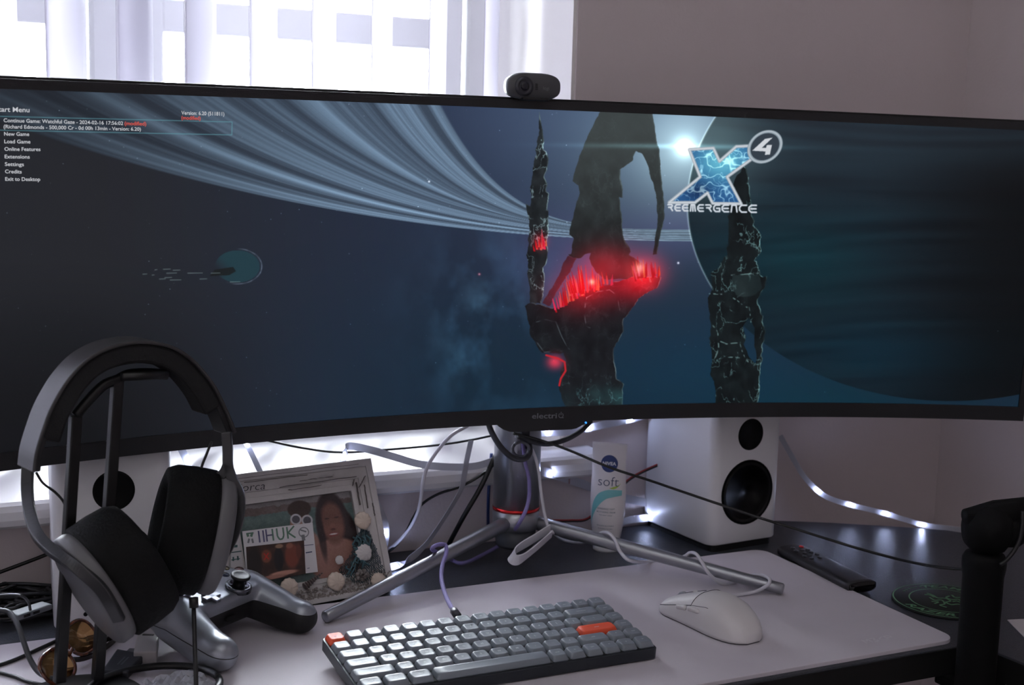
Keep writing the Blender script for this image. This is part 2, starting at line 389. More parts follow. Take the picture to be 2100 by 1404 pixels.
    base = base+sstep(520, 240, Y)[..., None]*C(18, 14, 14)+bump(1640, 540, 160, 90)[..., None]*C(-4, 14, 14)+bump(1850, 720, 260, 60)[..., None]*C(-8, 4, 8)
    base = base*(1-.75*sstep(1750, 2120, X)*sstep(200, 420, Y+0*X)*1)[..., None]*.98
    base = base+bump(1450, 300, 110, 110)[..., None]*C(48, 58, 56)
    I = I*(1-pm[..., None])+base*pm[..., None]
    rim = np.exp(-((pr_-1)/.0035)**2)*sstep(1520, 1440, X); addc(rim, C(70, 76, 74)); 
    # faint right hand lower glow outside the planet
    addc(bump(1700, 850, 200, 90)*(1-pm), C(-6, 6, 4))
    # small ship on the left
    put(.55*((((X-487)/46)**2+((Y-546)/33)**2) < 1).astype(np.float32)*sstep(-30, 20, (X-470)+abs(Y-552)*1.2), C(30, 72, 80)+fbm(12, 12, 3, 3)[..., None]*0)
    addc(np.exp(-((np.hypot((X-487)/50, (Y-546)/36)-1)/.03)**2)*sstep(470, 500, X+(Y-540)*.3)*(.3+.9*vnoise(5, 5, 8)), C(60, 66, 72))
    put(.8*poly([(440, 553), (478, 547), (484, 556), (470, 564), (430, 566)]), C(22, 24, 24))
    rr = np.random.RandomState(3)
    for x, y, w in ((297, 562, 8), (342, 552, 14), (362, 554, 14), (352, 560, 20), (345, 569, 14), (333, 572, 12), (360, 574, 22), (417, 572, 14), (400, 560, 30), (442, 560, 18), (320, 553, 4), (314, 564, 4), (482, 578, 20)):
        put(.6*seg([(x-w/2, y), (x+w/2, y-.5)], 1.6), C(130, 150, 150))
    # stars
    for _ in range(260):
        x, y = rr.rand()*2100, 170+rr.rand()*680; a = rr.rand()**4
        k = bump(x, y, .9+.4*a, .9+.4*a) if False else None
        ix, iy = int(x-SX0), int(y-SY0)
        if pr_[iy, ix] > 1 or a > .9: I[iy:iy+2, ix:ix+2] += 18+70*a*C(.8, .9, 1)
    for x, y, s_, c in ((880, 372, 1.9, 190), (1391, 539, 2.2, 200), (983, 562, 1.8, 90), (716, 520, 1.3, 70)): addc(bump(x, y, s_, s_), C(c, c*.98, c))
    addc(bump(983, 562, 3, 3), C(70, 5, 5))
    # rock towers
    rough = fbm(16, 22, 201, 5); lines = np.exp(-((fbm(26, 34, 240, 4)-.5)/.012)**2); lines2 = np.exp(-((fbm(15, 26, 260, 4)-.5)/.014)**2)
    def rock(P, c0, c1, jit=3, seed=1, lw=.6, lc=(92, 112, 114), edge=.6, rm=1.):
        mk = poly(P, jit, seed); col = np.array(c0, np.float32)+(rough[..., None]-.4)*1.6*(np.array(c1, np.float32)-np.array(c0, np.float32))
        put(mk*rm, col)
        sh = mk-np.roll(mk, (1, -2), (0, 1)); e = np.clip(sh, 0, 1)*vnoise(6, 14, seed+9)
        if edge: addc(e*edge, C(*lc))
        if lw: addc(mk*np.maximum(lines, lines2)*lw*sstep(.42, .62, vnoise(20, 24, seed+4)), C(*lc))
        return mk
    TA = [(1107, 226), (1109, 250), (1113, 280), (1116, 305), (1122, 312), (1123, 335), (1119, 362), (1124, 374), (1120, 392), (1126, 398), (1124, 430), (1128, 433), (1125, 470), (1121, 492), (1125, 508), (1123, 530), (1115, 548), (1117, 570), (1112, 600), (1110, 622), (1088, 622), (1086, 590), (1083, 560), (1085, 540), (1078, 526), (1083, 500), (1086, 478), (1078, 418), (1088, 424), (1090, 380), (1091, 350), (1098, 318), (1103, 280), (1105, 250)]
    TB = [(1231, 226), (1208, 273), (1196, 303), (1189, 318), (1180, 348), (1175, 372), (1186, 380), (1189, 396), (1180, 425), (1172, 455), (1167, 481), (1178, 488), (1172, 519), (1166, 520), (1172, 528), (1186, 531), (1203, 521), (1212, 518), (1208, 530), (1222, 558), (1238, 572), (1290, 572), (1303, 560), (1318, 540), (1300, 528), (1290, 522), (1293, 515), (1283, 497), (1276, 483), (1277, 455), (1273, 420), (1270, 405), (1276, 405), (1274, 372), (1271, 348), (1283, 340), (1295, 331), (1297, 320), (1304, 309), (1315, 314), (1325, 330), (1333, 355), (1346, 398), (1349, 446), (1344, 490), (1338, 520), (1345, 522), (1351, 500), (1361, 446), (1362, 412), (1355, 337), (1344, 270), (1338, 226)]
    TC = [(1077, 627), (1085, 621), (1108, 622), (1134, 634), (1160, 625), (1195, 600), (1230, 588), (1262, 578), (1300, 568), (1345, 566), (1358, 570), (1348, 590), (1310, 610), (1302, 628), (1280, 650), (1278, 680), (1262, 706), (1258, 720), (1262, 750), (1266, 778), (1280, 790), (1278, 838), (1162, 838), (1152, 810), (1146, 782), (1152, 760), (1160, 742), (1156, 724), (1112, 724), (1102, 712), (1086, 686), (1088, 668), (1080, 645)]
    TD = [(1524, 330), (1532, 350), (1538, 385), (1544, 430), (1548, 462), (1560, 480), (1562, 510), (1550, 528), (1546, 538), (1558, 545), (1560, 560), (1572, 570), (1566, 595), (1556, 615), (1562, 640), (1567, 665), (1570, 695), (1564, 710), (1562, 740), (1556, 770), (1558, 790), (1550, 835), (1466, 835), (1470, 800), (1460, 765), (1458, 740), (1456, 700), (1458, 672), (1454, 640), (1453, 610), (1459, 600), (1460, 560), (1476, 545), (1490, 520), (1498, 480), (1492, 450), (1500, 410), (1508, 370)]
    strut = [(1113, 622), (1130, 590), (1150, 556), (1164, 522), (1182, 530), (1172, 548), (1158, 572), (1140, 602), (1128, 626)]
    TH = C(38, 46, 50)
    mB = rock(TB, (40, 45, 46), (52, 60, 62), 1.5, 5, .12, edge=.5)
    up = poly(TB, 1.5, 5)*sstep(470, 250, Y); I = I*(1-.55*up[..., None])+C(72, 80, 80)*.55*up[..., None]
    dn = mB*sstep(400, 520, Y); I *= (1-.35*dn)[..., None]
    mA = rock(TA, (24, 28, 31), (48, 56, 60), 2.2, 9, .9, edge=1.1)
    rock(strut, (52, 30, 40), (70, 34, 42), 2, 15, .1, edge=.3)
    mC = rock(TC, (20, 21, 25), (30, 34, 38), 2, 21, .12, edge=.8)
    for P in ([(1100, 660), (1118, 655), (1140, 660), (1152, 690), (1165, 715)], [(1203, 610), (1198, 640), (1202, 668), (1210, 672)], [(1203, 610), (1225, 598), (1250, 594), (1265, 605), (1272, 640)], [(1150, 714), (1163, 712), (1168, 716)], [(1105, 690), (1100, 700), (1116, 722), (1160, 718)]):
        addc(seg(P, 1.6)*.6*sstep(.2, .7, vnoise(8, 8, 5)), C(80, 95, 98))
    addc(mC*bump(1230, 815, 80, 22)*np.clip(neb2*1.6-.3, 0, 1), C(22, 60, 60)); addc(mC*sstep(745, 830, Y)*lines2*.6, C(50, 90, 92))
    hole1 = poly([(1536, 650), (1548, 672), (1546, 700), (1552, 730), (1548, 745), (1538, 735), (1524, 705), (1530, 690), (1524, 668)], 1.5, 3)
    keep = I.copy(); mD = rock(TD, (12, 18, 20), (26, 36, 38), 3.5, 33, .8, (88, 118, 118), edge=1.)
    I = I*(1-hole1[..., None])+keep*hole1[..., None]
    put(poly([(1500, 566), (1556, 562), (1564, 590), (1550, 606), (1512, 608), (1500, 590)], 2, 71)*.6, C(28, 42, 44)+(neb2[..., None]-.5)*60)
    for P in ([(1455, 602), (1480, 603)], [(1500, 564), (1555, 560)], [(1504, 611), (1532, 630)], [(1478, 700), (1490, 705), (1518, 702)], [(1476, 728), (1495, 732), (1516, 733)], [(1516, 702), (1524, 725), (1536, 745)], [(1460, 665), (1472, 680), (1474, 715), (1462, 745)], [(1536, 630), (1540, 660)]):
        put(seg(P, 2.4)*.8*sstep(.35, .6, vnoise(5, 5, int(P[0][0]))), C(110, 140, 140))
    # red crystals
    red = bump(1190, 600, 62, 42); addc(red*.9, C(120, 4, 10)); addc(bump(1325, 560, 38, 34), C(170, 10, 14)); addc(bump(1243, 545, 60, 42), C(110, 6, 14)); addc(bump(1108, 495, 14, 16), C(110, 0, 6)); addc(bump(1300, 590, 60, 36)*mC, C(90, 0, 6))
    addc(bump(1138, 742, 16, 14), C(190, 16, 24)); put(seg([(1120, 728), (1145, 735), (1158, 742), (1160, 760), (1150, 776), (1147, 790)], 4)*.85, C(205, 35, 45))
    def crystals(x0, x1, y0a, y1a, hmin, hmax, n, seed):
        q = np.random.RandomState(seed)
        for _ in range(n):
            u = q.rand(); x = x0+(x1-x0)*u; y = y0a+(y1a-y0a)*u+q.randn()*3; h = hmin+(hmax-hmin)*q.rand()**1.5*math.sin(math.pi*min(max(u, .15), .85)); lean = -.12+.5*(u-.5)*.6
            c = C(225, 35+60*q.rand(), 40+55*q.rand()) if q.rand() < .6 else C(190, 14, 24)
            put(poly([(x-2.1, y), (x+lean*h-.3, y-h), (x+lean*h+.5, y-h), (x+2.1, y)])*.85, c)
    crystals(1138, 1200, 636, 602, 8, 46, 42, 1); crystals(1168, 1228, 606, 592, 24, 62, 48, 2); crystals(1232, 1256, 584, 582, 16, 32, 9, 3)
    crystals(1300, 1326, 574, 566, 20, 48, 22, 4); crystals(1334, 1354, 572, 562, 14, 36, 12, 5); crystals(1095, 1110, 511, 508, 8, 20, 12, 6); crystals(1108, 1126, 510, 504, 14, 44, 10, 7)
    addc(bump(1214, 578, 6, 6), C(60, 130, 90)); addc(bump(1312, 550, 9, 12), C(60, 110, 90)); addc(bump(1205, 585, 30, 24), C(60, 0, 0))
    # star and flare
    addc(np.exp(-((Y-300-(X-1400)*.01)/5)**2)*np.exp(-((X-1400)/190)**2), C(36, 56, 60)); addc(bump(1404, 302, 24, 24), C(110, 130, 125)); addc(bump(1404, 302, 10, 10)*1.6, C(200, 170, 165))
    # title mark
    K = 6.383
    def c(P): return [(1340+x/K, 240+y/K) for x, y in P]
    XP = c([(470, 425), (785, 405), (865, 578), (1085, 385), (1290, 375), (1300, 540), (965, 782), (1150, 1135), (775, 1128), (708, 992), (545, 1118), (205, 1118), (612, 782)])
    out = seg(XP+[XP[0]], 6.4, .8); ins = poly(XP)
    ca = np.exp(-((fbm(17, 17, 300, 2)-.5)/.035)**2); ca2 = np.exp(-((fbm(10, 10, 320, 2)-.5)/.03)**2)*.5
    lum = bump(1480, 330, 52, 40)
    colx = C(40, 88, 140)+lum[..., None]*C(60, 96, 70)+np.maximum(ca, ca2)[..., None]*C(110, 110, 90)-bump(1432, 392, 26, 22)[..., None]*C(20, 40, 50)
    put(ins, colx); put(out, C(168, 176, 184)); put(seg(XP+[XP[0]], 2.2, .6), C(206, 212, 220))
    cu_, cv = 1340+1460/K, 240+388/K; a_ = math.radians(-38)
    ux = ((X-cu_)*math.cos(a_)+(Y-cv)*math.sin(a_)); vy = (-(X-cu_)*math.sin(a_)+(Y-cv)*math.cos(a_)); rr_ = np.hypot(ux/40, vy/31.5)
    put(1-sstep(.97, 1.0, rr_), C(128, 144, 154)); put(np.exp(-((rr_-.9)/.05)**2)*.8, C(196, 204, 212)); put(1-sstep(.78, .81, rr_), C(50, 60, 70))
    four = c([(1562, 268), (1460, 285), (1292, 440), (1468, 450), (1458, 495), (1525, 490), (1552, 362), (1484, 366), (1474, 402), (1420, 402)])
    put(poly(four), C(206, 210, 216))
    # lettering below it
    G = {'R': [[(0, 1), (.8, 1), (1, .8), (.8, .55), (.15, .55)], [(.55, .55), (1, 0)]], 'E': [[(1, 1), (.3, 1), (0, .7), (0, .3), (.3, 0), (1, 0)], [(.25, .5), (.95, .5)]], 'M': [[(0, 0), (.15, 1), (.85, 1), (1, 0)], [(.5, 1), (.5, 0)]], 'G': [[(1, 1), (.3, 1), (0, .7), (0, .3), (.3, 0), (1, 0), (1, .5), (.5, .5)]], 'N': [[(0, 0), (.15, 1), (.85, 1), (1, 0)]], 'C': [[(1, 1), (.3, 1), (0, .7), (0, .3), (.3, 0), (1, 0)]]}
    x = 1369.5; ws = [13, 14.5, 14.5, 14, 15, 15, 16, 17, 16, 18, 19]
    for ch, w_ in zip('REEMERGENCE', ws):
        yb = 431.5+(x-1369)*.022; hh = 12+(x-1369)*.013
        for st_ in G[ch]: put(seg([(x+.5+u*(w_-4), yb-v_*hh) for u, v_ in st_], 3.6, .6), C(188, 196, 206))
        for st_ in G[ch]: put(seg([(x+.3+u*(w_-4), yb-.6-v_*hh) for u, v_ in st_], 1.2, .5)*.7, C(232, 236, 242))
        x += w_+1.3
    # menu highlight box
    put(seg([(-40, 237.5), (476, 250), (475.5, 276.5), (-40, 266)], 1.6, .5)*.8, C(92, 150, 162))
    return np.clip(I, 0, 255)/255
# ------------------------------------------------------------------ monitor
MX, MY, MYAW, MZ, MR, MT = .313, .147, math.radians(6.15), .205, 2.0, math.radians(-3.29)
PH, PWH = .3357, .5967
def MP(s, h, d=0.):
    a = s/MR; lx = (MR+d)*np.sin(a); ly = (MR+d)*np.cos(a)-MR
    y = ly*math.cos(MT)+h*math.sin(MT); z = -ly*math.sin(MT)+h*math.cos(MT)
    return np.stack(np.broadcast_arrays(MX+lx*math.cos(MYAW)+y*math.sin(MYAW), MY-lx*math.sin(MYAW)+y*math.cos(MYAW), MZ+z), -1)
def MV(s, h, d=0.): return V3(MP(s, h, d))
def inv(x, y, d=0.):
    s = (x-1124)/1900.; h = .16
    for _ in range(25):
        f0 = np.array(px(MP(s, h, d))); fs = (np.array(px(MP(s+1e-4, h, d)))-f0)/1e-4; fh = (np.array(px(MP(s, h+1e-4, d)))-f0)/1e-4
        D = np.linalg.solve(np.stack([fs, fh], 1), np.array([x, y])-f0); s += D[0]; h += D[1]
    return s, h
mon = empty('ultrawide_monitor', 'very wide curved black monitor showing a space game menu on its screen', 'monitor', (MX, MY, 0))
def ml(o): o.matrix_parent_inverse = Matrix.Translation(-mon.location); return o
def slab(mb, s0, s1, h0, h1, d0, d1, n=48):
    rs = []
    for i in range(n+1):
        s = s0+(s1-s0)*i/n; rs.append([MV(s, h0, d0), MV(s, h1, d0), MV(s, h1, d1), MV(s, h0, d1)])
    mb.rings(rs, smooth=False)
sheet = paint_screen()
TW, THh = 2560, 720
ss, hh = np.meshgrid((np.arange(TW)+.5)/TW*2*PWH-PWH, (np.arange(THh)+.5)/THh*PH)
P = MP(ss, hh)-CAM; zz = P@FW; ix = 1050+F*(P@RT)/zz-SX0; iy = 702-F*(P@UP)/zz-SY0
ix = np.clip(ix, 0, SW-2.01); iy = np.clip(iy, 0, SH-2.01); x0 = ix.astype(int); y0 = iy.astype(int); fx = (ix-x0)[..., None]; fy = (iy-y0)[..., None]
tex = (sheet[y0, x0]*(1-fx)+sheet[y0, x0+1]*fx)*(1-fy)+(sheet[y0+1, x0]*(1-fx)+sheet[y0+1, x0+1]*fx)*fy
M_scr = imgmat('space_game_picture', tex, rough=.36, emit=1., base=False, spec=.2)
b = MB(); n = 96
vs = [b.bm.verts.new(MV(-PWH+2*PWH*i/n, h, .0)) for i in range(n+1) for h in (0, PH)]
uvl = b.bm.loops.layers.uv.new('UVMap')
for i in range(n):
    f = b.bm.faces.new([vs[2*i], vs[2*i+2], vs[2*i+3], vs[2*i+1]]); f.smooth = True
    for lp, (u, v) in zip(f.loops, ((i/n, 0), ((i+1)/n, 0), ((i+1)/n, 1), (i/n, 1))): lp[uvl].uv = (u, v)
me = bpy.data.meshes.new('screen'); b.bm.to_mesh(me); b.bm.free(); me.materials.append(M_scr)
scr = bpy.data.objects.new('screen', me); COL.objects.link(scr); scr.parent = mon; ml(scr); scr['label'] = 'lit screen with ringed planet, rock towers and red crystals'
M_bez = mat('bezel_black', (34, 34, 37), .45, bump=.1, bs=1200)
BT, BB, BS = .0092, .0176, .008
b = MB()
slab(b, -PWH-BS, PWH+BS, PH, PH+BT, -.0025, .006); slab(b, -PWH-BS, PWH+BS, -BB, 0, -.0025, .006)
slab(b, -PWH-BS, -PWH, 0, PH, -.0025, .006, 2); slab(b, PWH, PWH+BS, 0, PH, -.0025, .006, 2)
ml(b.build('bezel', M_bez, mon))
# chin under the logo
b = MB(); rs = []
for s, hb in ((-.062, .0172), (-.060, .0195), (-.054, .0235), (-.046, .0265), (-.04, .0272), (.03, .0272), (.036, .0262), (.045, .022), (.056, .0176)):
    rs.append([MV(s, -hb, -.0020), MV(s, -.0165, -.0020), MV(s, -.0165, .02), MV(s, -hb, .02)])
b.rings(rs, smooth=False); ml(b.build('chin', M_bez, mon))
b = MB()
slab(b, -PWH-BS+.001, PWH+BS-.001, -BB+.001, PH+.0117, .006, .022)
rs = []
for s, q in [(-.40, 0)]+[(-.34+.04*i, 1) for i in range(18)]+[(.40, 0)]: rs.append([MV(s, .03, .021), MV(s, PH-.03, .021), MV(s, PH-.06, .022+.032*q), MV(s, .06, .022+.032*q)])
b.rings(rs, smooth=False); ml(b.build('back_shell', mat('monitor_back', (16, 16, 18), .5), mon, bevel=.002))
# logo on the chin
M_logo = mat('silver_print', (120, 122, 128), .35)
b = MB(); s0, h0 = inv(1091, 858, -.003); s1, h1 = inv(1145.5, 857, -.003); sl = (h1-h0)/(s1-s0)
cap = (12.5*1.34/F)
text_on(b, 'electri', lambda u, v: MV(s0+u, h0+v+sl*u, -.0029), w=(s1-s0)*.93, h=cap, off=.012)
sq, hq = inv(1150.5, 851.5, -.003); R_ = .0031
for k in range(22):
    a0, a1 = [math.radians(-68+360*-1*(j/22)*.86+0) for j in (k, k+1)]
    a0, a1 = math.radians(60-k*300/22), math.radians(60-(k+1)*300/22)
    q = [(r_*math.cos(a), r_*math.sin(a)) for r_, a in ((R_, a0), (R_-.0008, a0), (R_-.0008, a1), (R_, a1))]
    b.add([MV(sq+x, hq+y, -.0029) for x, y in q], [(0, 1, 2, 3)])
for q in ([(-.0004, .0004), (.0004, .0004), (.0004, .0042), (-.0004, .0042)], [(.0014, -.0032), (.0036, -.0032), (.0036, -.0025), (.0014, -.0025)]): b.add([MV(sq+x, hq+y, -.0029) for x, y in q], [(0, 1, 2, 3)])
o = ml(b.build('logo', M_logo, mon)); o['label'] = 'silver maker lettering'
b = MB(); c = MV(*inv(1201, 866, -.003), -.0035)
b.lathe([(.0, -.0004), (.0011, -.0004), (.0011, .001), (0, .001)], c, MV(0, 0, -1)-MV(0, 0, 0), 12); ml(b.build('power_light', mat('blue_led', (40, 120, 190), .3, emit=(60, 150, 255), es=1.5), mon))
# menu text
b = MB(); b2 = MB()
def menu(mb, s, x0, x1, y, y1=None, cap=7.6):
    a = inv(x0, y, -.0004); c = inv(x1, y if y1 is None else y1, -.0004); k = (c[1]-a[1])/(c[0]-a[0])
    up_ = inv(x0, y-cap, -.0004)[1]-a[1]
    text_on(mb, s, lambda u, v: MV(a[0]+u, a[1]+v+k*u, -.0004), w=c[0]-a[0], h=up_, off=.012)
menu(b, 'Start Menu', -10, 60.5, 228.5, 230, 10)
menu(b, 'Continue Game: Watchful Gaze - 2024-02-16 17:56:02', 7.5, 252.5, 250.2, 256.2)
menu(b2, '(modified)', 255.5, 300, 256.3, 257.3)
menu(b, '(Richard Edmonds - 500,000 Cr - 0d 00h 13min - Version: 6.20)', 7.5, 289, 263, 268.2)
for s, w_, y in (('New Game', 60, 278), ('Load Game', 62.5, 293.5), ('Online Features', 83, 309), ('Extensions', 61, 324.5), ('Settings', 49, 340), ('Credits', 44.5, 355), ('Exit to Desktop', 82.5, 370.5)): menu(b, s, 8.5+(y-278)*.025, w_, y, y+.6)
menu(b, 'Version: 6.20 (511811)', 372, 460, 234.8, 237.2); menu(b2, '(modified)', 372, 411.5, 244.8, 246)
o = b.build('menu_text', mat('menu_white', (0, 0, 0), .5, emit=(196, 198, 204), es=1.), scr); o['label'] = 'white menu lettering on the screen'
o = b2.build('menu_note', mat('menu_red', (0, 0, 0), .5, emit=(214, 84, 70), es=1.), scr); o['label'] = 'red menu lettering on the screen'
# stand
M_sil = mat('brushed_silver', (156, 158, 164), .3, metal=.8, bump=.06, bs=900)
SP = V3((.3195, .236, 0)); st = MB()
st.lathe([(.028, .200), (.0285, .195), (.0285, .0665), (.0265, .0663), (.0265, .0625), (.0285, .0623), (.0285, .040), (.026, .0385), (.0, .0385)][::-1], SP, n=40)
ml(st.build('stand_pole', M_sil, mon))
b = MB(); b.box((SP.x, SP.y-.035, .235), (.08, .09, .085)); ml(b.build('stand_bracket', M_blk, mon, bevel=.004))
b = MB(); b.box((SP.x, SP.y-.02, .2), (.04, .05, .02)); b.box((SP.x-.004, SP.y-.027, .172), (.0105, .0045, .058)); ml(b.build('cable_slot', mat('dark_slot', (70, 72, 80), .5, metal=.5), mon))
b = MB(); b.lathe([(.0289, .0624), (.0289, .0662), (.0262, .0662), (.0262, .0624)], SP, n=40); o = ml(b.build('stand_ring', mat('red_anodised', (190, 40, 40), .25, metal=.7), mon)); o['label'] = 'thin red metal ring on the pole'
b = MB(); b.lathe([(.0, .016), (.022, .016), (.024, .02), (.0255, .0384), (.0, .0384)], SP, n=32); ml(b.build('stand_hub', mat('hub_grey', (66, 68, 74), .5), mon))
tipL = PZ(668, 1264, .0075); tipR = PZ(1604, 1207, .0075)
LEGS = []
for tip, start in ((tipL, PY(1035, 1074, .222)), (tipR, PY(1102, 1072, .222))):
    d = tip-start; n = 14; pts = [start+d*(k/n) for k in range(n+1)]; rr = [.0088-.0022*k/n for k in range(n+1)]
    b = MB(); u = d.normalized(); pts = [start-u*.0015]+pts+[tip+u*.0015]; rr = [.0078]+rr+[.005]
    b.tube(pts, rr, 18); ml(b.build('stand_leg', M_sil, mon)); LEGS.append((start, tip))
# ------------------------------------------------------------------ webcam
wc_s, wc_h = inv(1095, 200, -.01)
o0 = MV(wc_s, PH+.0122, -.004); ex = (MV(wc_s+.01, PH, 0)-MV(wc_s-.01, PH, 0)).normalized(); ez = V3((0, 0, 1)); ey = ez.cross(ex).normalized()
wc = empty('webcam', 'dark grey webcam clipped on the top edge of the monitor', 'webcam', o0)
def wl(o): o.matrix_parent_inverse = Matrix.Translation(-wc.location); return o
WY = -.008
def wcr(sx, sz, y, cz=.0115):
    return [o0+ex*(sx*abs(math.cos(t))**.62*math.copysign(1, math.cos(t)))+ez*(cz+sz*abs(math.sin(t))**.7*math.copysign(1, math.sin(t))*(1 if math.sin(t) > 0 else .95))+ey*y for t in [2*math.pi*k/48 for k in range(48)]]
M_wc = mat('webcam_grey', (74, 75, 78), .4)
b = MB(); b.rings([wcr(.0285, .0125, WY), wcr(.0305, .0142, WY+.002), wcr(.0312, .0148, WY+.006), wcr(.0300, .0138, WY+.016), wcr(.024, .010, WY+.019)]); wl(b.build('body', M_wc, wc))
b = MB(); lc = o0+ex*-.0125+ez*.0112+ey*(WY-.0003)
b.lathe([(.0, -.0015), (.0055, -.0015), (.006, -.0012), (.0068, -.0022), (.0085, -.0022), (.0105, -.0006), (.011, .0012), (0, .0012)][::-1], lc, ey, 36); wl(b.build('lens_ring', mat('webcam_dark', (50, 51, 58), .35), wc))
b = MB(); b.lathe([(.0, -.0028), (.003, -.0026), (.0045, -.0021), (.0048, -.0012), (0, -.0012)][::-1], lc, ey, 24); wl(b.build('lens', mat('lens_glass', (20, 22, 34), .08), wc))
b = MB()
for i in range(2):
    for j in range(4): b.box(lc+ex*(.0135+i*.0016)+ez*(.0028-j*.0018)+ey*-.0004, (.0009, .0009, .0009))
wl(b.build('microphone_holes', mat('mic_dark', (26, 26, 30), .6), wc))
b = MB(); text_on(b, 'logi', frame_fn(o0+ex*.0095+ez*.0085+ey*(WY-.0006), ex, ez), w=.0068, h=.0036); wl(b.build('logo', M_logo, wc))
b = MB(); b.box(o0+ey*.012+ez*-.002, (.03, .05, .003), Matrix((ex, ey, ez)).transposed()); b.box(o0+ey*.035+ez*-.02, (.03, .004, .04), Matrix((ex, ey, ez)).transposed()); wl(b.build('clip', M_blk, wc, bevel=.001))
# ------------------------------------------------------------------ speakers
def at_root(root, o): o.matrix_parent_inverse = Matrix.Translation(-root.location); return o
M_cone = mat('speaker_cone', (11, 11, 13), .8, spec=.25); M_spkbase = mat('speaker_rubber_foot', (12, 12, 13), .7)
def speaker(label, fl, yaw, w, dpt, H, foot, twz, wfz):
    root = empty('bookshelf_speaker', label, 'speaker', (fl[0], fl[1], ZD), (0, 0, yaw), 'white bookshelf speakers')
    b = MB(); cx, cy = w/2, dpt/2
    b.rings([rrect(w-.012, dpt-.006, .010, 5, z, cx, cy) for z in (0, foot+.001)], smooth=False); b.build('foot', M_spkbase, root)
    b = MB(); b.rings([rrect(w-.002, dpt-.002, .013, 8, foot, cx, cy), rrect(w, dpt, .014, 8, foot+.0015, cx, cy), rrect(w, dpt, .014, 8, H-.002, cx, cy), rrect(w-.004, dpt-.004, .012, 8, H, cx, cy)]); b.build('cabinet', mat('speaker_satin_white', (226, 226, 230), .42), root)
    for nm, z, R in (('tweeter', twz, .0205), ('woofer', wfz, .0425)):
        b = MB(); b.lathe([(0, .004), (R*.3, .0035), (R*.32, .002), (R*.82, .0006), (R*.86, .0022), (R*.93, .0024), (R*.96, -.0002), (R, -.0006), (R, .0)] if nm == 'woofer' else [(0, .0006), (R*.35, .001), (R*.62, .003), (R*.70, .0032), (R*.74, .001), (R*.95, -.0006), (R, -.0004), (R, .0)], (w/2+(0 if nm == 'woofer' else .001), -.0002, z), (0, 1, 0), 40)
        b.build(nm, M_cone, root)
        if nm == 'woofer':
            b = MB(); 
            for k in range(3):
                r_ = R*(.90-.03*k); b.lathe([(r_, -.0004), (r_+.0004, -.0010), (r_+.0010, -.0004)], (w/2, -.0006, z), (0, 1, 0), 40)
            b.build('surround', mat('rubber_surround', (22, 22, 24), .35), root)
    return root
fR = PZ(1458, 1135, ZD); eR = PZ(1592, 1113, ZD)
yR = math.atan2(eR.y-fR.y, eR.x-fR.x); wR = (eR-fR).length+.004
rs_ = speaker('white bookshelf speaker right of the monitor stand with both black cones showing', (fR.x-.002, fR.y, 0), yR, wR, .150, .187, .009, .150, .0745)
fL = PZ(112, 1312, ZD); eL = PZ(356, 1288, ZD)
yL = math.atan2(eL.y-fL.y, eL.x-fL.x); wL = (eL-fL).length
ls_ = speaker('white bookshelf speaker at the left behind the headphones', (fL.x, fL.y, 0), yL, wL, .150, .187, .009, .150, .0745)
b = MB(); b.lathe([(0, .001), (.0022, .001), (.0022, -.0006), (0, -.0006)], (.030, 0, .024), (0, 1, 0), 12); b.build('indicator', M_cone, ls_)
# ------------------------------------------------------------------ cream tube
TB0 = PZ(1243, 1125, ZD); vd = V3((CAM[0]-TB0.x, CAM[1]-TB0.y, 0)).normalized()
tb = empty('cream_tube', 'white tube of moisturising cream with blue round logo standing on its cap', 'tube', TB0)
ty = vd*-1; txd = V3((vd.y*-1, vd.x, 0)); 
yaw_t = math.radians(-8); Rz = Matrix.Rotation(yaw_t, 3, 'Z'); ty = Rz @ ty; txd = Rz @ txd
if txd.dot(V3(RT)) < 0: txd = -txd
kk = (TB0-V3(CAM)).dot(V3(FW))/F
lean = .045
def tpt(x, z, y=0.): return TB0+txd*x+V3((0, 0, z))+ty*(y+z*lean*0)
b = MB(); Ht = 222*kk; zc_ = .030
rings_ = []
for z, w_, d_ in ((.012, .0165, .0155), (.02, .0185, .0165), (.034, .0205, .0175), (.05, .0218, .0165), (.07, .0226, .0135), (.085, .0222, .0105), (.10, .0216, .006), (.110, .0218, .0025), (Ht-.004, .0222, .0009), (Ht, .0222, .0007)):
    rings_.append([tpt(w_*math.cos(t), z, d_*math.sin(t)) for t in [2*math.pi*k/40 for k in range(40)]])
b.rings(rings_); at_root(tb, b.build('tube_body', mat('tube_white', (226, 222, 226), .35), tb))
b = MB(); b.lathe([(.0, 0), (.0168, 0), (.0172, .002), (.0165, .0122), (0, .0122)], TB0, n=36); at_root(tb, b.build('cap', mat('cap_white', (220, 220, 226), .35), tb))
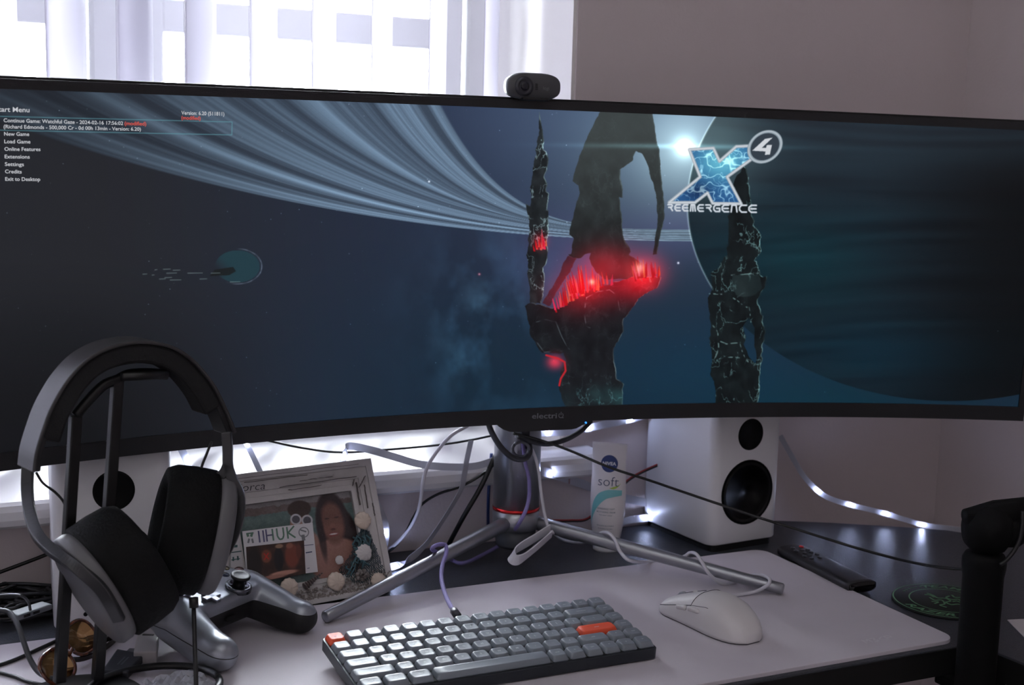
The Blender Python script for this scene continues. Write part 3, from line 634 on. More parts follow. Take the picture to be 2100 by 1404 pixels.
# graphics projected on the front of the body
def tsurf(x, z, lift=.0004):
    # front surface by interpolating rings
    zs = [.012, .02, .034, .05, .07, .085, .10, .110, Ht-.004, Ht]; ws = [.0165, .0185, .0205, .0218, .0226, .0222, .0216, .0218, .0222, .0222]; ds = [.0155, .0165, .0175, .0165, .0135, .0105, .006, .0025, .0009, .0007]
    w_ = np.interp(z, zs, ws); d_ = np.interp(z, zs, ds); q = max(0, 1-(x/w_)**2)**.5
    return tpt(x, z, -(d_*q)-lift)
zpx = lambda y: (1126-y)*kk*1.0
def disc(mb, cx, cz, r_, lift):
    n = 32; m_ = 5; v = [tsurf(cx, cz, lift)]; f = []
    for i in range(1, m_+1):
        for k in range(n): a = 2*math.pi*k/n; v.append(tsurf(cx+r_*i/m_*math.cos(a), cz+r_*i/m_*math.sin(a), lift))
    for k in range(n): f.append((0, 1+k, 1+(k+1) % n))
    for i in range(m_-1):
        for k in range(n): f.append((1+i*n+k, 1+(i+1)*n+k, 1+(i+1)*n+(k+1) % n, 1+i*n+(k+1) % n))
    mb.add(v, f)
b = MB(); disc(b, .0006, zpx(946), .0108, .0004); at_root(tb, b.build('round_logo', mat('logo_blue', (22, 48, 108), .35), tb))
b = MB(); text_on(b, 'NIVEA', lambda u, v: tsurf(.0006+u, zpx(949)+v, .0007), w=.0172, h=.0040, align='c', off=.03); at_root(tb, b.build('logo_lettering', mat('print_white', (230, 232, 238), .4), tb))
M_navy = mat('print_navy', (40, 56, 92), .4); M_pgrey = mat('print_grey', (120, 132, 146), .5)
b = MB(); text_on(b, 'soft', lambda u, v: tsurf(.001+u, zpx(990)+v, .0005), w=.0262, h=.0118, align='c', off=-.012); at_root(tb, b.build('name_lettering', M_navy, tb))
b = MB()
for s, y, w_, h_ in (('REFRESHINGLY SOFT', 1037, .022, .0019), ('MOISTURISING CREAM', 1043.5, .0235, .0019), ('FACE  BODY  HANDS', 1049.5, .0165, .0014), ('WITH JOJOBA OIL & VITAMIN E', 1071, .022, .0015), ('FAST ABSORBING & NON-GREASY', 1077, .019, .0012), ('75 ml', 1086, .007, .0024)):
    text_on(b, s, lambda u, v: tsurf(u, zpx(y)+v, .0005), w=w_, h=h_, align='c', off=.01)
at_root(tb, b.build('small_lettering', M_pgrey, tb))
def strip_on(mb, pts, lift=.0004):
    # pts: (x, z, half thickness vertical)
    P_ = cr([V3((x, z, h)) for x, z, h in pts], 6); v = []; f = []
    for p in P_: v += [tsurf(p.x, p.y-p.z, lift), tsurf(p.x, p.y, lift), tsurf(p.x, p.y+p.z, lift)]
    for i in range(len(P_)-1):
        for j in range(2): f.append((3*i+j, 3*i+3+j, 3*i+4+j, 3*i+1+j))
    mb.add(v, f, True)
b = MB(); strip_on(b, [(-.0195, zpx(1072), .006), (-.018, zpx(1045), .0095), (-.012, zpx(1022), .0085), (-.002, zpx(1008), .0058), (.008, zpx(1004), .0046), (.0185, zpx(1003), .0032)], .00035)
o = at_root(tb, b.build('teal_wave', mat('wave_teal', (120, 190, 196), .45), tb))
b = MB(); strip_on(b, [(.003, zpx(994), .0002), (.0085, zpx(993), .0014), (.013, zpx(990), .0011), (.0165, zpx(984), .0001)], .00045); at_root(tb, b.build('green_leaf', mat('leaf_green', (160, 186, 70), .4), tb))
# ------------------------------------------------------------------ photo frame
BR = V3((.138, .185, ZD)); fy_, fl_ = .157, .408
fe = V3((math.cos(fy_), math.sin(fy_), 0)); fn = V3((-math.sin(fy_), math.cos(fy_), 0)); fu = V3((0, 0, 1))*math.cos(fl_)+fn*math.sin(fl_); fN = fe.cross(fu)  # toward viewer
if fN.dot(V3(FW)) > 0: fN = -fN
FWD, FHT = .217, .152
BL = BR-fe*FWD
pf = empty('photo_frame', 'distressed white photo frame with seashells and blue net, leaning back beside the stand leg', 'photo frame', BL)
def fp(u, v, d=0.): return BL+fe*u+fu*v+fN*d      # u from left, v from bottom, d toward the viewer
def fuv(x, y, d=.012):
    p = PP(x, y, BL+fN*d, fN)-BL; return p.dot(fe), p.dot(fu)
OL, OR_, OB_, OT = .047, FWD-.031, .026, FHT-.034
M_frm = mat('chalky_white_wood', (196, 192, 192), .75, bump=.5, bs=120, var=.06, vs=60)
b = MB()
def fbox(mb, u0, u1, v0, v1, d0, d1):
    P_ = [fp(u, v, d) for d in (d0, d1) for u, v in ((u0, v0), (u1, v0), (u1, v1), (u0, v1))]
    mb.add(P_, [(3, 2, 1, 0), (4, 5, 6, 7), (0, 1, 5, 4), (1, 2, 6, 5), (2, 3, 7, 6), (3, 0, 4, 7)])
def mitre(mb, a0, a1, d0, d1, e0, e1):
    # ring of trapezoids between outer inset a0 and inner rectangle param a1 (0..1)
    def rect(t, d): return [fp(OL*t, OB_*t, d), fp(FWD-(FWD-OR_)*t, OB_*t, d), fp(FWD-(FWD-OR_)*t, FHT-(FHT-OT)*t, d), fp(OL*t, FHT-(FHT-OT)*t, d)]
    mb.rings([rect(a0, 0), rect(a0, d0), rect(a1, d1), rect(a1, 0)], False, False, smooth=False)
mitre(b, 0, .25, .012, .012, 0, 0); mitre(b, .25, .62, .010, .0095, 0, 0); mitre(b, .62, 1, .0085, .008, 0, 0); mitre(b, .8, 1, .0095, .0095, 0, 0)
at_root(pf, b.build('frame', M_frm, pf, bevel=.0007))
b = MB(); fbox(b, .004, FWD-.004, .004, FHT-.004, -.004, .002); at_root(pf, b.build('backing_board', M_blk2, pf))
b = MB(); c0 = fp(FWD*.5, 0, -.004); P_ = [fp(FWD*.42, .01, -.004), fp(FWD*.58, .01, -.004), fp(FWD*.56, .11, -.004), fp(FWD*.44, .11, -.004)]
q0 = fp(FWD*.5, .11, -.005); foot_ = V3((q0.x+fn.x*.035, q0.y+fn.y*.035, ZD+.001)); b.tube([q0, foot_], .0, flat=(.02, .0012), up=fe); at_root(pf, b.build('easel_leg', M_blk2, pf))
b = MB(); rr = random.Random(4)      # dark scratches where the paint is rubbed
for (u0, v0, u1, v1) in [(.05, .147, .20, .1465), (.06, .1415, .135, .1417), (.10, .132, .195, .133), (.125, .136, .165, .1362), (.11, .1275, .15, .128), (.202, .095, .203, .122), (.193, .10, .1935, .126), (.209, .085, .2093, .10), (.06, .020, .10, .0205), (.075, .014, .12, .0135), (.196, .12, .206, .132), (.188, .123, .192, .130)]:
    n = 10
    pts = [fp(u0+(u1-u0)*k/n+rr.uniform(-.0003, .0003), v0+(v1-v0)*k/n+rr.uniform(-.0004, .0004), .0105 if True else 0) for k in range(n+1)]
    w_ = rr.uniform(.00012, .0003); b.tube(pts, 0, flat=(w_, .0016), up=(fu if abs(u1-u0) > abs(v1-v0) else fe))
at_root(pf, b.build('scratches', mat('bare_wood_scratch', (104, 98, 96), .8), pf))
# the photo behind the glass: two people at the sea, painted as soft shapes
hN, wN = 300, 440
Yp, Xp = np.meshgrid(np.linspace(1, 0, hN), np.linspace(0, 1, wN), indexing='ij'); Yp = Yp[::-1]  # Yp=0 bottom row
ph = np.zeros((hN, wN, 3)); yy_ = Yp; xx_ = Xp
nz = fbm(20, 12, 61, 4, w=wN, h=hN)
sea = np.array([88, 108, 106.]); sky = np.array([126, 122, 124.]); land = np.array([98, 88, 86.])
ph[:] = sea; ph[yy_ > .84+.03*nz] = land; ph[yy_ > .93-.05*xx_+.05*nz] = sky; ph += (nz[..., None]-.5)*26
def ell(cx, cy, rx, ry, col, soft=.12, k=1.):
    global ph
    r_ = np.sqrt(((xx_-cx)/rx)**2+((yy_-cy)/ry)**2); m_ = (np.clip((1-r_)/soft+.5, 0, 1)*k)[..., None]; ph = ph*(1-m_)+np.array(col)*m_
ell(.47, .42, .20, .22, (150, 118, 108)); ell(.53, .66, .095, .20, (156, 120, 108)); ell(.535, .86, .10, .10, (62, 50, 46)); ell(.56, .57, .05, .03, (124, 88, 80)); ell(.565, .60, .02, .03, (128, 96, 88))
for cx, cy in ((.492, .745), (.585, .715)): ell(cx, cy, .048, .066, (196, 196, 202)); ell(cx, cy, .033, .045, (84, 84, 92))
ell(.80, .62, .145, .40, (46, 34, 36)); ell(.88, .45, .12, .35, (44, 33, 35)); ell(.78, .20, .24, .26, (146, 108, 98)); ell(.80, .64, .098, .25, (104, 72, 64), .3); ell(.80, .56, .075, .12, (122, 84, 74), .8, .6); ell(.80, .80, .07, .06, (124, 86, 76), .9, .5); ell(.79, .505, .046, .026, (124, 68, 66), .4); ell(.79, .508, .036, .010, (196, 184, 180), .5); ell(.795, .60, .026, .035, (126, 86, 76))
for cx in (.755, .84): ell(cx, .70, .020, .009, (60, 42, 38), .6)
for cx in (.74, .85): ell(cx, .57, .03, .05, (124, 84, 74), .9, .7)
ell(.795, .565, .02, .014, (78, 50, 46), .7)
ell(.685, .5, .03, .28, (40, 30, 32), .5, .8)
ph += (fbm(4, 4, 66, 2, w=wN, h=hN)[..., None]-.5)*14
M_ph = imgmat('holiday_photo', ph/255, rough=.25)
def picture(name, P4, M, parent, root):
    me = bpy.data.meshes.new(name); bm = bmesh.new(); vs = [bm.verts.new(p) for p in P4]; f = bm.faces.new(vs); ul = bm.loops.layers.uv.new('UVMap')
    for lp, uv in zip(f.loops, ((0, 0), (1, 0), (1, 1), (0, 1))): lp[ul].uv = uv
    bm.to_mesh(me); bm.free(); me.materials.append(M); o = bpy.data.objects.new(name, me); COL.objects.link(o); o.parent = parent; return at_root(root, o)
o = picture('photo', [fp(OL-.001, OB_-.001, .0045), fp(OR_+.001, OB_-.001, .0045), fp(OR_+.001, OT+.001, .0045), fp(OL-.001, OT+.001, .0045)], M_ph, pf, pf); o['label'] = 'holiday photo of two people by the sea'
b = MB(); u0, v0 = fuv(452, 1012, .0105); u1, v1 = fuv(543, 1003, .0105); text_on(b, 'Mallorca', lambda u, v: fp(u0+u, v0+v+(v1-v0)/(u1-u0)*u, .0112), w=u1-u0, h=.0085, italic=.35, off=-.008)
o = at_root(pf, b.build('place_name', mat('script_ink', (48, 46, 52), .6), pf))
# shells
M_shell = mat('seashell_cream', (206, 190, 176), .55, bump=.2, bs=300, var=.08, vs=90); M_shell2 = mat('seashell_pale', (200, 196, 196), .6, bump=.2, bs=300)
def scallop(x, y, r_, ang, M, d=.012):
    u, v = fuv(x, y, d+.002); n = 40; m_ = 8; b = MB(); ca, sa = math.cos(ang), math.sin(ang); rings = []
    for i in range(m_+1):
        t = i/m_; ring = []
        for k in range(n):
            a = 2*math.pi*k/n; rad = r_*math.sin(t*math.pi/2)*(1-.10*math.sin(a)+.0)*(1+.035*math.cos(11*a)*(1 if math.sin(a) > -.6 else .2))*(1-.28*max(0, -math.sin(a))**2*abs(math.cos(a)))
            hgt = r_*.48*math.cos(t*math.pi/2)+r_*.035*math.cos(22*a/2)*math.sin(t*math.pi/2)
            lx, ly = rad*math.cos(a), rad*math.sin(a)-r_*.25*(1-t); ring.append(fp(u+lx*ca-ly*sa, v+lx*sa+ly*ca, d+hgt))
        rings.append(ring)
    b.rings(rings, True, True); at_root(pf, b.build('seashell', M, pf))
scallop(745, 1065, .0105, .1, M_shell); scallop(746, 1131, .0105, .6, M_shell2); scallop(690, 1190, .0108, .15, M_shell); scallop(778, 1189, .0098, -.3, M_shell); scallop(594, 1202, .0105, .2, M_shell)
scallop(697, 1147, .0052, .8, M_shell2, .011)
b = MB(); u, v = fuv(640, 1192, .014)
for k in range(9):
    t = k/8; r_ = .0042*(1-t*.9)+.0004; cx = u-.009+.022*t; cy = v-.004+.011*t
    b.lathe([(0, -.001), (r_*.8, -.0009), (r_, 0), (r_*.8, .001), (0, .0012)], fp(cx, cy, .014), fe*.9+fu*.45, 14)
at_root(pf, b.build('spiral_shell', mat('striped_shell', (96, 84, 82), .5, var=.5, vs=900), pf))
b = MB(); u, v = fuv(742, 1180, .0135)
for k in range(14):
    a = k*.9; r_ = .0068*(1-k/16); b.lathe([(0, 0), (r_*.55, .0004), (r_*.5, .002), (0, .003)], fp(u+r_*math.cos(a), v+r_*.8*math.sin(a), .0115+k*.0003), fN, 10)
at_root(pf, b.build('spiral_shell', mat('grey_shell', (110, 104, 102), .6), pf))
# coral grit along the bottom edge
b = MB(); rr = random.Random(9)
for k in range(420):
    x = rr.uniform(600, 800); y = 1232-(x-620)*.19-rr.random()**1.6*22*(1 if x < 700 else 1.6); u, v = fuv(x, y, .012)
    if 0.003 < u < FWD-.003 and v > .002:
        s = rr.uniform(.0009, .0021); b.box(fp(u, v, .0115), (s, s, s), Matrix.Rotation(rr.random()*3, 3, V3((rr.random(), rr.random(), 1))))
o = at_root(pf, b.build('coral_grit', mat('grit', (150, 142, 138), .8, var=.3, vs=700), pf)); o['kind'] = 'stuff'
# net: diagonal mesh of thread
b = MB()
net = [(742, 1082), (758, 1088), (783, 1150), (795, 1185), (776, 1200), (725, 1196), (690, 1168), (702, 1160), (720, 1135), (728, 1105)]
def innet(x, y):
    c = False
    for i in range(len(net)):
        (ax_, ay_), (bx_, by_) = net[i], net[(i+1) % len(net)]
        if (ay_ > y) != (by_ > y) and x < (bx_-ax_)*(y-ay_)/(by_-ay_)+ax_: c = not c
    return c
for fam in (0, 1):
    for k in range(-30, 40):
        run = []
        for j in range(60):
            y = 1080+j*2.1; x = 690+k*(5.0-(1200-y)*.022)+(j*1.15 if fam else -j*1.15)+(10 if fam else 60)
            if innet(x, y): u, v = fuv(x, y, .012); run.append(fp(u, v, .0112+.0016*math.sin(j*.9+k)))
            elif len(run) > 2: b.tube(run, .00035, 5); run = []
            else: run = []
        if len(run) > 2: b.tube(run, .00035, 5)
at_root(pf, b.build('net', mat('net_thread', (44, 66, 76), .8), pf))
b = MB(); rr = random.Random(2)
for k in range(26):
    x = rr.uniform(712, 752); y = 1150-rr.random()*52-(0 if x > 725 else -8)
    u, v = fuv(x, y, .012); pts = [fp(u+.004*math.sin(i*1.3+k), v-.004*i+.002*math.cos(i+k), .0125+.0008*math.sin(i)) for i in range(4)]
    b.tube(cr(pts, 3), .0011, 5)
at_root(pf, b.build('gathered_net', mat('net_bunch', (64, 92, 100), .85), pf))
# little lighthouse on the left border
b = MB()
def flat(P_, d0, d1, mb):
    uv = [fuv(x, y, .012) for x, y in P_]; n = len(uv); v = [fp(u, w_, d0) for u, w_ in uv]+[fp(u, w_, d1) for u, w_ in uv]
    mb.add(v, [tuple(range(n)), tuple(range(n, 2*n))]+[(i, (i+1) % n, n+(i+1) % n, n+i) for i in range(n)])
flat([(471, 1192), (502, 1188), (488, 1098), (486, 1078), (474, 1080), (475, 1100)], .0095, .013, b); at_root(pf, b.build('lighthouse', mat('lighthouse_white', (196, 194, 196), .6), pf))
b = MB()
for P_ in ([(473, 1132), (494, 1129), (494.5, 1131), (473, 1134)], [(472, 1176), (499, 1172), (499, 1174), (472, 1178)], [(476, 1142), (479, 1142), (479, 1150), (476, 1150)], [(485, 1140), (488, 1140), (489, 1148), (486, 1149)], [(474, 1147), (491, 1144.5), (491, 1146), (474, 1149)], [(481, 1166), (488, 1164), (488, 1173), (486, 1173), (486, 1167), (483, 1168), (483, 1174), (481, 1174)], [(477, 1118), (486, 1117), (486, 1122), (477, 1123)], [(476, 1104), (484, 1102), (484, 1107), (476, 1109)]):
    flat(P_, .0131, .0136, b)
at_root(pf, b.build('lighthouse_marks', mat('marks_green', (52, 84, 86), .6), pf))
# cards tucked in front of the photo
def card(name, label, cat, P4, M, d, th=.0006):
    uv = [fuv(x, y, d) for x, y in P4]; c = fp(*uv[0], d); b = MB(); v = [fp(u, w_, d) for u, w_ in uv]+[fp(u, w_, d-th) for u, w_ in uv]
    b.add(v, [(0, 1, 2, 3), (7, 6, 5, 4), (0, 4, 5, 1), (1, 5, 6, 2), (2, 6, 7, 3), (3, 7, 4, 0)])
    root = empty(name, label, cat, c); at_root(root, b.build('card_sheet', M, root)); return root, uv
root, uv = card('badge_card', 'white card with green and purple lettering leaning on the holiday photo', 'card', [(507, 1190), (652, 1172), (641, 1071), (497, 1089)], mat('card_white', (214, 212, 216), .6), .0125)
U = lambda x, y, d=.0127: fp(*fuv(x, y, d), d)
Mg = mat('ink_green', (92, 124, 108), .6); Mp = mat('ink_purple', (92, 90, 122), .6); Mgy = mat('ink_grey', (120, 122, 126), .6)
sl_ = (1071-1089)/144.
def letter(mb, P_, w_=3.4):
    for a, c_ in zip(P_[:-1], P_[1:]):
        A_ = np.array(a, float); B_ = np.array(c_, float); D_ = (B_-A_)/np.linalg.norm(B_-A_); N_ = np.array([-D_[1], D_[0]])*w_/2
        mb.add([U(*(A_+N_)), U(*(B_+N_)), U(*(B_-N_)), U(*(A_-N_))], [(0, 1, 2, 3)])
b = MB(); b2 = MB(); b3 = MB()
letter(b2, [(530, 1088), (533, 1112)]); letter(b2, [(539, 1087), (542, 1111)]); letter(b2, [(545, 1085), (548, 1110)]); letter(b2, [(546, 1098), (559, 1096)], 3); letter(b, [(558, 1084), (561, 1108)])
letter(b, [(567, 1083), (569, 1099), (574, 1106), (580, 1104), (582, 1097), (580, 1081)]); letter(b, [(588, 1080), (591, 1104)]); letter(b, [(603, 1078), (591, 1092), (606, 1102)])
for k in range(14):
    a0, a1 = 2*math.pi*k/14, 2*math.pi*(k+1)/14; letter(b3, [(623+10*math.cos(a0), 1091+10*math.sin(a0)), (623+10*math.cos(a1), 1091+10*math.sin(a1))], 2)
letter(b3, [(621, 1096), (623, 1108)], 7); letter(b3, [(616, 1086), (628, 1090)], 3)
for sx in (-1, 1): letter(b, [(512+sx*5, 1093), (512+sx*3, 1100)], 5); letter(b3, [(514+sx*5, 1113), (514+sx*3, 1104)], 4)
letter(b, [(505, 1094), (520, 1092)], 3)
b4 = MB(); letter(b4, [(624, 1118), (643, 1116)], 1.2); letter(b4, [(627, 1133), (640, 1131)], 2.2); letter(b4, [(630, 1165), (635, 1164)], 1.2)
at_root(root, b.build('green_lettering', Mg, root)); at_root(root, b2.build('purple_lettering', Mp, root)); at_root(root, b3.build('emblem', Mgy, root)); at_root(root, b4.build('small_print', M_navy, root))
hN, wN = 120, 190
yy_, xx_ = np.meshgrid(np.linspace(0, 1, hN), np.linspace(0, 1, wN), indexing='ij'); ph = np.zeros((hN, wN, 3)); ph[:] = (38, 24, 20); ph += fbm(14, 14, 5, 4, w=wN, h=hN)[..., None]*np.array([34, 20, 14])
ell(.33, .68, .09, .18, (112, 64, 46), .3); ell(.54, .55, .08, .34, (18, 18, 24), .2); ell(.56, .92, .07, .06, (140, 112, 90), .4); ell(.78, .60, .13, .36, (110, 54, 40), .3); ell(.74, .90, .06, .08, (130, 84, 66), .4); ell(.90, .70, .05, .22, (88, 46, 36), .4); ell(.62, .13, .24, .07, (176, 128, 112), .4); ell(.42, .06, .24, .06, (156, 110, 96), .4); ell(.12, .5, .12, .5, (20, 16, 16), .5)
for s_ in (-1, 1):
    for k in range(12): t = k/11; ell(.33+s_*(t-.5)*.07, .60+t*.16, .012, .014, (178, 40, 30), .6)
root2 = empty('small_dark_print', 'small dark print of people in red light, in front of the white lettered card', 'photo', U(507, 1192, .0131))
picture('print', [U(509, 1196, .0134), U(627, 1176, .0134), U(623.5, 1107.5, .0134), U(505, 1121, .0134)], imgmat('dark_print_picture', ph/255, rough=.35), root2, root2)
b = MB(); q = [U(509, 1196, .0133), U(627, 1176, .0133), U(623.5, 1107.5, .0133), U(505, 1121, .0133)]; b.add(q+[p-fN*.0004 for p in q], [(0, 1, 2, 3), (7, 6, 5, 4), (0, 4, 5, 1), (1, 5, 6, 2), (2, 6, 7, 3), (3, 7, 4, 0)]); at_root(root2, b.build('print_backing', M_blk2, root2))
# ------------------------------------------------------------------ keyboard
KT = math.atan(.098); U1 = .01905
kb = empty('mechanical_keyboard', 'low black keyboard with blue grey keycaps and orange escape and enter keys', 'keyboard', (.1524, -.1148, 0), (KT, 0, 0))
b = MB(); KW, KD = .3075, .1175
b.rings([rrect(KW-.004, KD-.004, .003, 3, .0006, 0, KD/2-.0015), rrect(KW, KD, .004, 3, .002, 0, KD/2-.0015), rrect(KW, KD, .004, 3, .0122, 0, KD/2-.0015), rrect(KW-.0012, KD-.0012, .0035, 3, .0128, 0, KD/2-.0015)], smooth=False)
kc = b.build('case', mat('keyboard_dark_metal', (44, 48, 54), .38, metal=.3), kb)
b = MB(); b.rings([rrect(KW-.006, KD-.006, .002, 3, z, 0, KD/2-.0015) for z in (.0125, .0133)], smooth=False); b.build('plate', mat('key_plate', (20, 21, 24), .6), kb)
for sx in (-1, 1):
    b = MB(); b.box((sx*.115, KD-.012, -.0025), (.03, .008, .0095)); b.build('foot', M_blk2, kb)
M_key = mat('keycap_grey', (122, 129, 138), .42); M_org = mat('keycap_orange', (222, 84, 52), .5); M_leg = mat('legend_white', (196, 200, 208), .5)
rows = [[('esc', 1)]+[('F%d' % k, 1) for k in range(1, 13)]+[('prt', 1), ('del', 1), ('*', 1)],
 [(c, 1) for c in "`1234567890-="]+[('backspace', 2), ('pgup', 1)],
 [('tab', 1.5)]+[(c, 1) for c in 'QWERTYUIOP[]']+[('\\', 1.5), ('pgdn', 1)],
 [('caps lock', 1.75)]+[(c, 1) for c in "ASDFGHJKL;'"]+[('enter', 2.25), ('home', 1)],
 [('shift', 2.25)]+[(c, 1) for c in 'ZXCVBNM,./']+[('shift', 1.75), ('^', 1), ('end', 1)],
 [('ctrl', 1.25), ('opt', 1.25), ('cmd', 1.25), ('', 6.25), ('cmd', 1), ('fn', 1), ('ctrl', 1), ('<', 1), ('v', 1), ('>', 1)]]
for r, row in enumerate(rows):
    x = 0
    for s, w_ in row:
        cx = (x+w_/2)*U1-.1524; cy = .1148-(r+.5)*U1; W_ = w_*U1-.0018; D_ = U1-.0018; x += w_
        b = MB(); dish = .0006
        b.rings([rrect(W_, D_, .0016, 3, .0128), rrect(W_-.0004, D_-.0004, .0018, 3, .0142), rrect(W_-.0030, D_-.0034, .0026, 3, .0178, 0, .0004), rrect(W_-.0038, D_-.0044, .0026, 3, .0185, 0, .0004), rrect((W_-.0038)*.8, (D_-.0044)*.8, .002, 3, .0183, 0, .0004), rrect((W_-.0038)*.4, (D_-.0044)*.4, .001, 3, .0181, 0, .0004)])
        org = s in ('esc', 'enter')
        if s:
            b.mi = 1; big = len(s) == 1
            text_on(b, s, lambda u, v: V3((u, v-.0002, .01845)), h=.0026 if big else .0018, align='c', off=.012)
        b.build('keycap', [M_org if org else M_key, M_leg], kb, loc=(cx, cy, 0))
# ------------------------------------------------------------------ mouse
nose = PZ(1372, 1255, .004); tail = PZ(1560, 1312, .0)
A_ = PZ(1385, 1262, 0); B_ = PZ(1540, 1322, 0)
fwd = V3((nose.x-.0, nose.y, 0))
mc = (PZ(1466, 1290, 0)); mdir = V3((-.52, .855, 0)).normalized()
MCX, MCY, MANG = .4125, -.0545, math.radians(99)
ms = empty('computer_mouse', 'white wireless mouse with side buttons on the right part of the mat', 'mouse', (MCX, MCY, 0), (0, 0, MANG-math.pi/2))
M_ms = mat('mouse_satin_white', (216, 213, 214), .38)
def msec(t, n=40, s=1., z0=.0015):
    # t 0 tail .. 1 nose, local y along the length
    L = .126; y = (t-.5)*L
    w = .0305*np.interp(t, [0, .04, .12, .28, .5, .7, .88, .97, 1], [.30, .62, .88, 1.0, .96, .92, .93, .80, .55])
    h = np.interp(t, [0, .04, .12, .25, .38, .55, .75, .9, .97, 1], [.010, .0175, .0265, .0355, .0385, .0365, .0275, .0195, .0145, .010])
    out = []
    for k in range(n):
        a = math.pi*k/(n-1); ca = math.cos(a); sa = math.sin(a)
        out.append(V3((w*s*math.copysign(abs(ca)**.72, ca), y, z0+(h-z0)*s*abs(sa)**.85)))
    # undercut sides
    return [V3((p.x*(1-.10*max(0, 1-(p.z/(h+1e-6)))**1.0*.8), p.y, p.z)) for p in out]
b = MB(); ts = [0, .012, .03, .06, .1, .16, .24, .32, .4, .48, .56, .64, .72, .8, .86, .91, .95, .98, .993, 1]
b.rings([msec(t) for t in ts], True, True); b.build('shell', M_ms, ms)
b = MB(); b.rings([[V3((p.x*.99, p.y*.995, z)) for p in (lambda q: [q[0]]+[q[-1]])(msec(t))] for t in ts for z in (0,)][:0] or [[V3((msec(t)[0].x*.97, msec(t)[0].y*.99, z)) for t in ts]+[V3((msec(t)[-1].x*.97, msec(t)[0].y*.99, z)) for t in ts[::-1]] for z in (0.0003, .0018)], smooth=False); b.build('base', mat('mouse_base', (60, 60, 64), .5), ms)
def mline(mb, pts, r=.00035):
    mb.tube(pts, r, 6)
def msurf(t, a): # a angle 0 right..pi left
    q = msec(t, 61); k = a/math.pi*60; i = int(min(max(k, 0), 59)); f_ = k-i; return q[i].lerp(q[i+1], f_)
b = MB()
mline(b, [msurf(.56-.02*math.sin(k/20*math.pi), .55+(2.55-.55)*k/20)+V3((0, 0, .0000)) for k in range(21)])
mline(b, [msurf(.56+(.99-.56)*k/16, 2.50+.12*k/16) for k in range(17)], .00045); mline(b, [msurf(.36+.2*k/8, 2.38+.12*k/8) for k in range(9)], .0003)
mline(b, [msurf(.56+(.995-.56)*k/16, .62-.12*k/16) for k in range(17)])
mline(b, [msurf(.58+.41*k/16, 1.57) for k in range(17)], .0006); b.build('seams', mat('seam_grey', (70, 72, 78), .6), ms)
for t0, t1 in ((.44, .585), (.60, .73)):
    b = MB(); P_ = []
    for k in range(9):
        t = t0+(t1-t0)*k/8; c_ = msurf(t, 2.62); P_.append(c_+V3((-.0003, 0, .0002)))
    b.tube(P_, [.0014]+[.0028]*7+[.0014], 10); b.build('side_button', M_ms, ms)
b = MB(); c_ = msurf(.86, 1.57); b.lathe([(0, -.003), (.0065, -.003), (.0072, -.002), (.0072, .002), (.0065, .003), (0, .003)], c_-V3((0, 0, .0052)), (1, 0, 0), 28); b.build('scroll_wheel', mat('wheel_grey', (150, 152, 158), .5, metal=.3), ms)
b = MB(); c_ = msurf(.70, 1.57); b.box(c_, (.004, .008, .002)); b.build('centre_button', M_ms, ms, bevel=.0006)
# ------------------------------------------------------------------ remote control
r0, r1, r2 = PZ(1600, 1112, ZD), PZ(1790, 1187, ZD), PZ(1738, 1206, ZD)
rd = V3((r2.x-r0.x, r2.y-r0.y, 0)); 
ra, rb_ = PZ(1618, 1118, ZD+.012), PZ(1764, 1192, ZD+.012); rax = (rb_-ra).normalized(); rL = (rb_-ra).length+.004; rm = empty('remote_control', 'slim black remote control with a red power button beside the right speaker', 'remote', (ra.x, ra.y, ZD), (0, 0, math.atan2(rax.y, rax.x)))
b = MB()
def rsec(x, sc_=1.):
    w = .0205*sc_; return [V3((x, w*math.copysign(abs(math.cos(a))**.8, math.cos(a)), .0078+(.0062 if math.sin(a) > 0 else .0076)*math.copysign(abs(math.sin(a))**.6, math.sin(a)))) for a in [2*math.pi*k/28 for k in range(28)]]
b.rings([rsec(0, .80), rsec(.004, .95), rsec(.012), rsec(rL-.006), rsec(rL, .98)]); b.build('body', mat('remote_black', (26, 26, 29), .42, bump=.1, bs=900), rm)
b = MB(); b.rings([[V3((rL+.0002, p.y*.9, .0078+(p.z-.0078)*.85)) for p in rsec(0)], [V3((rL+.0012, p.y*.85, .0078+(p.z-.0078)*.8)) for p in rsec(0)]]); b.build('end_window', mat('ir_window', (10, 10, 12), .12), rm)
for i, (x, y, M) in enumerate([(.016, .008, mat('red_rubber', (190, 44, 44), .5)), (.018, -.006, None), (.030, .008, None), (.030, -.0005, None), (.030, -.009, None), (.040, .006, None), (.041, -.004, None), (.050, .008, None), (.050, -.003, None), (.052, -.011, None), (.062, .004, None), (.062, -.008, None)]):
    b = MB(); b.lathe([(0, .0), (.0032, 0), (.003, .0015), (0, .0018)], (x, y, .0138), n=16, sx=1.1, sy=.8); o = b.build('button', M or mat('dark_rubber', (52, 54, 58), .5), rm)
    if M: o['label'] = 'red power button'
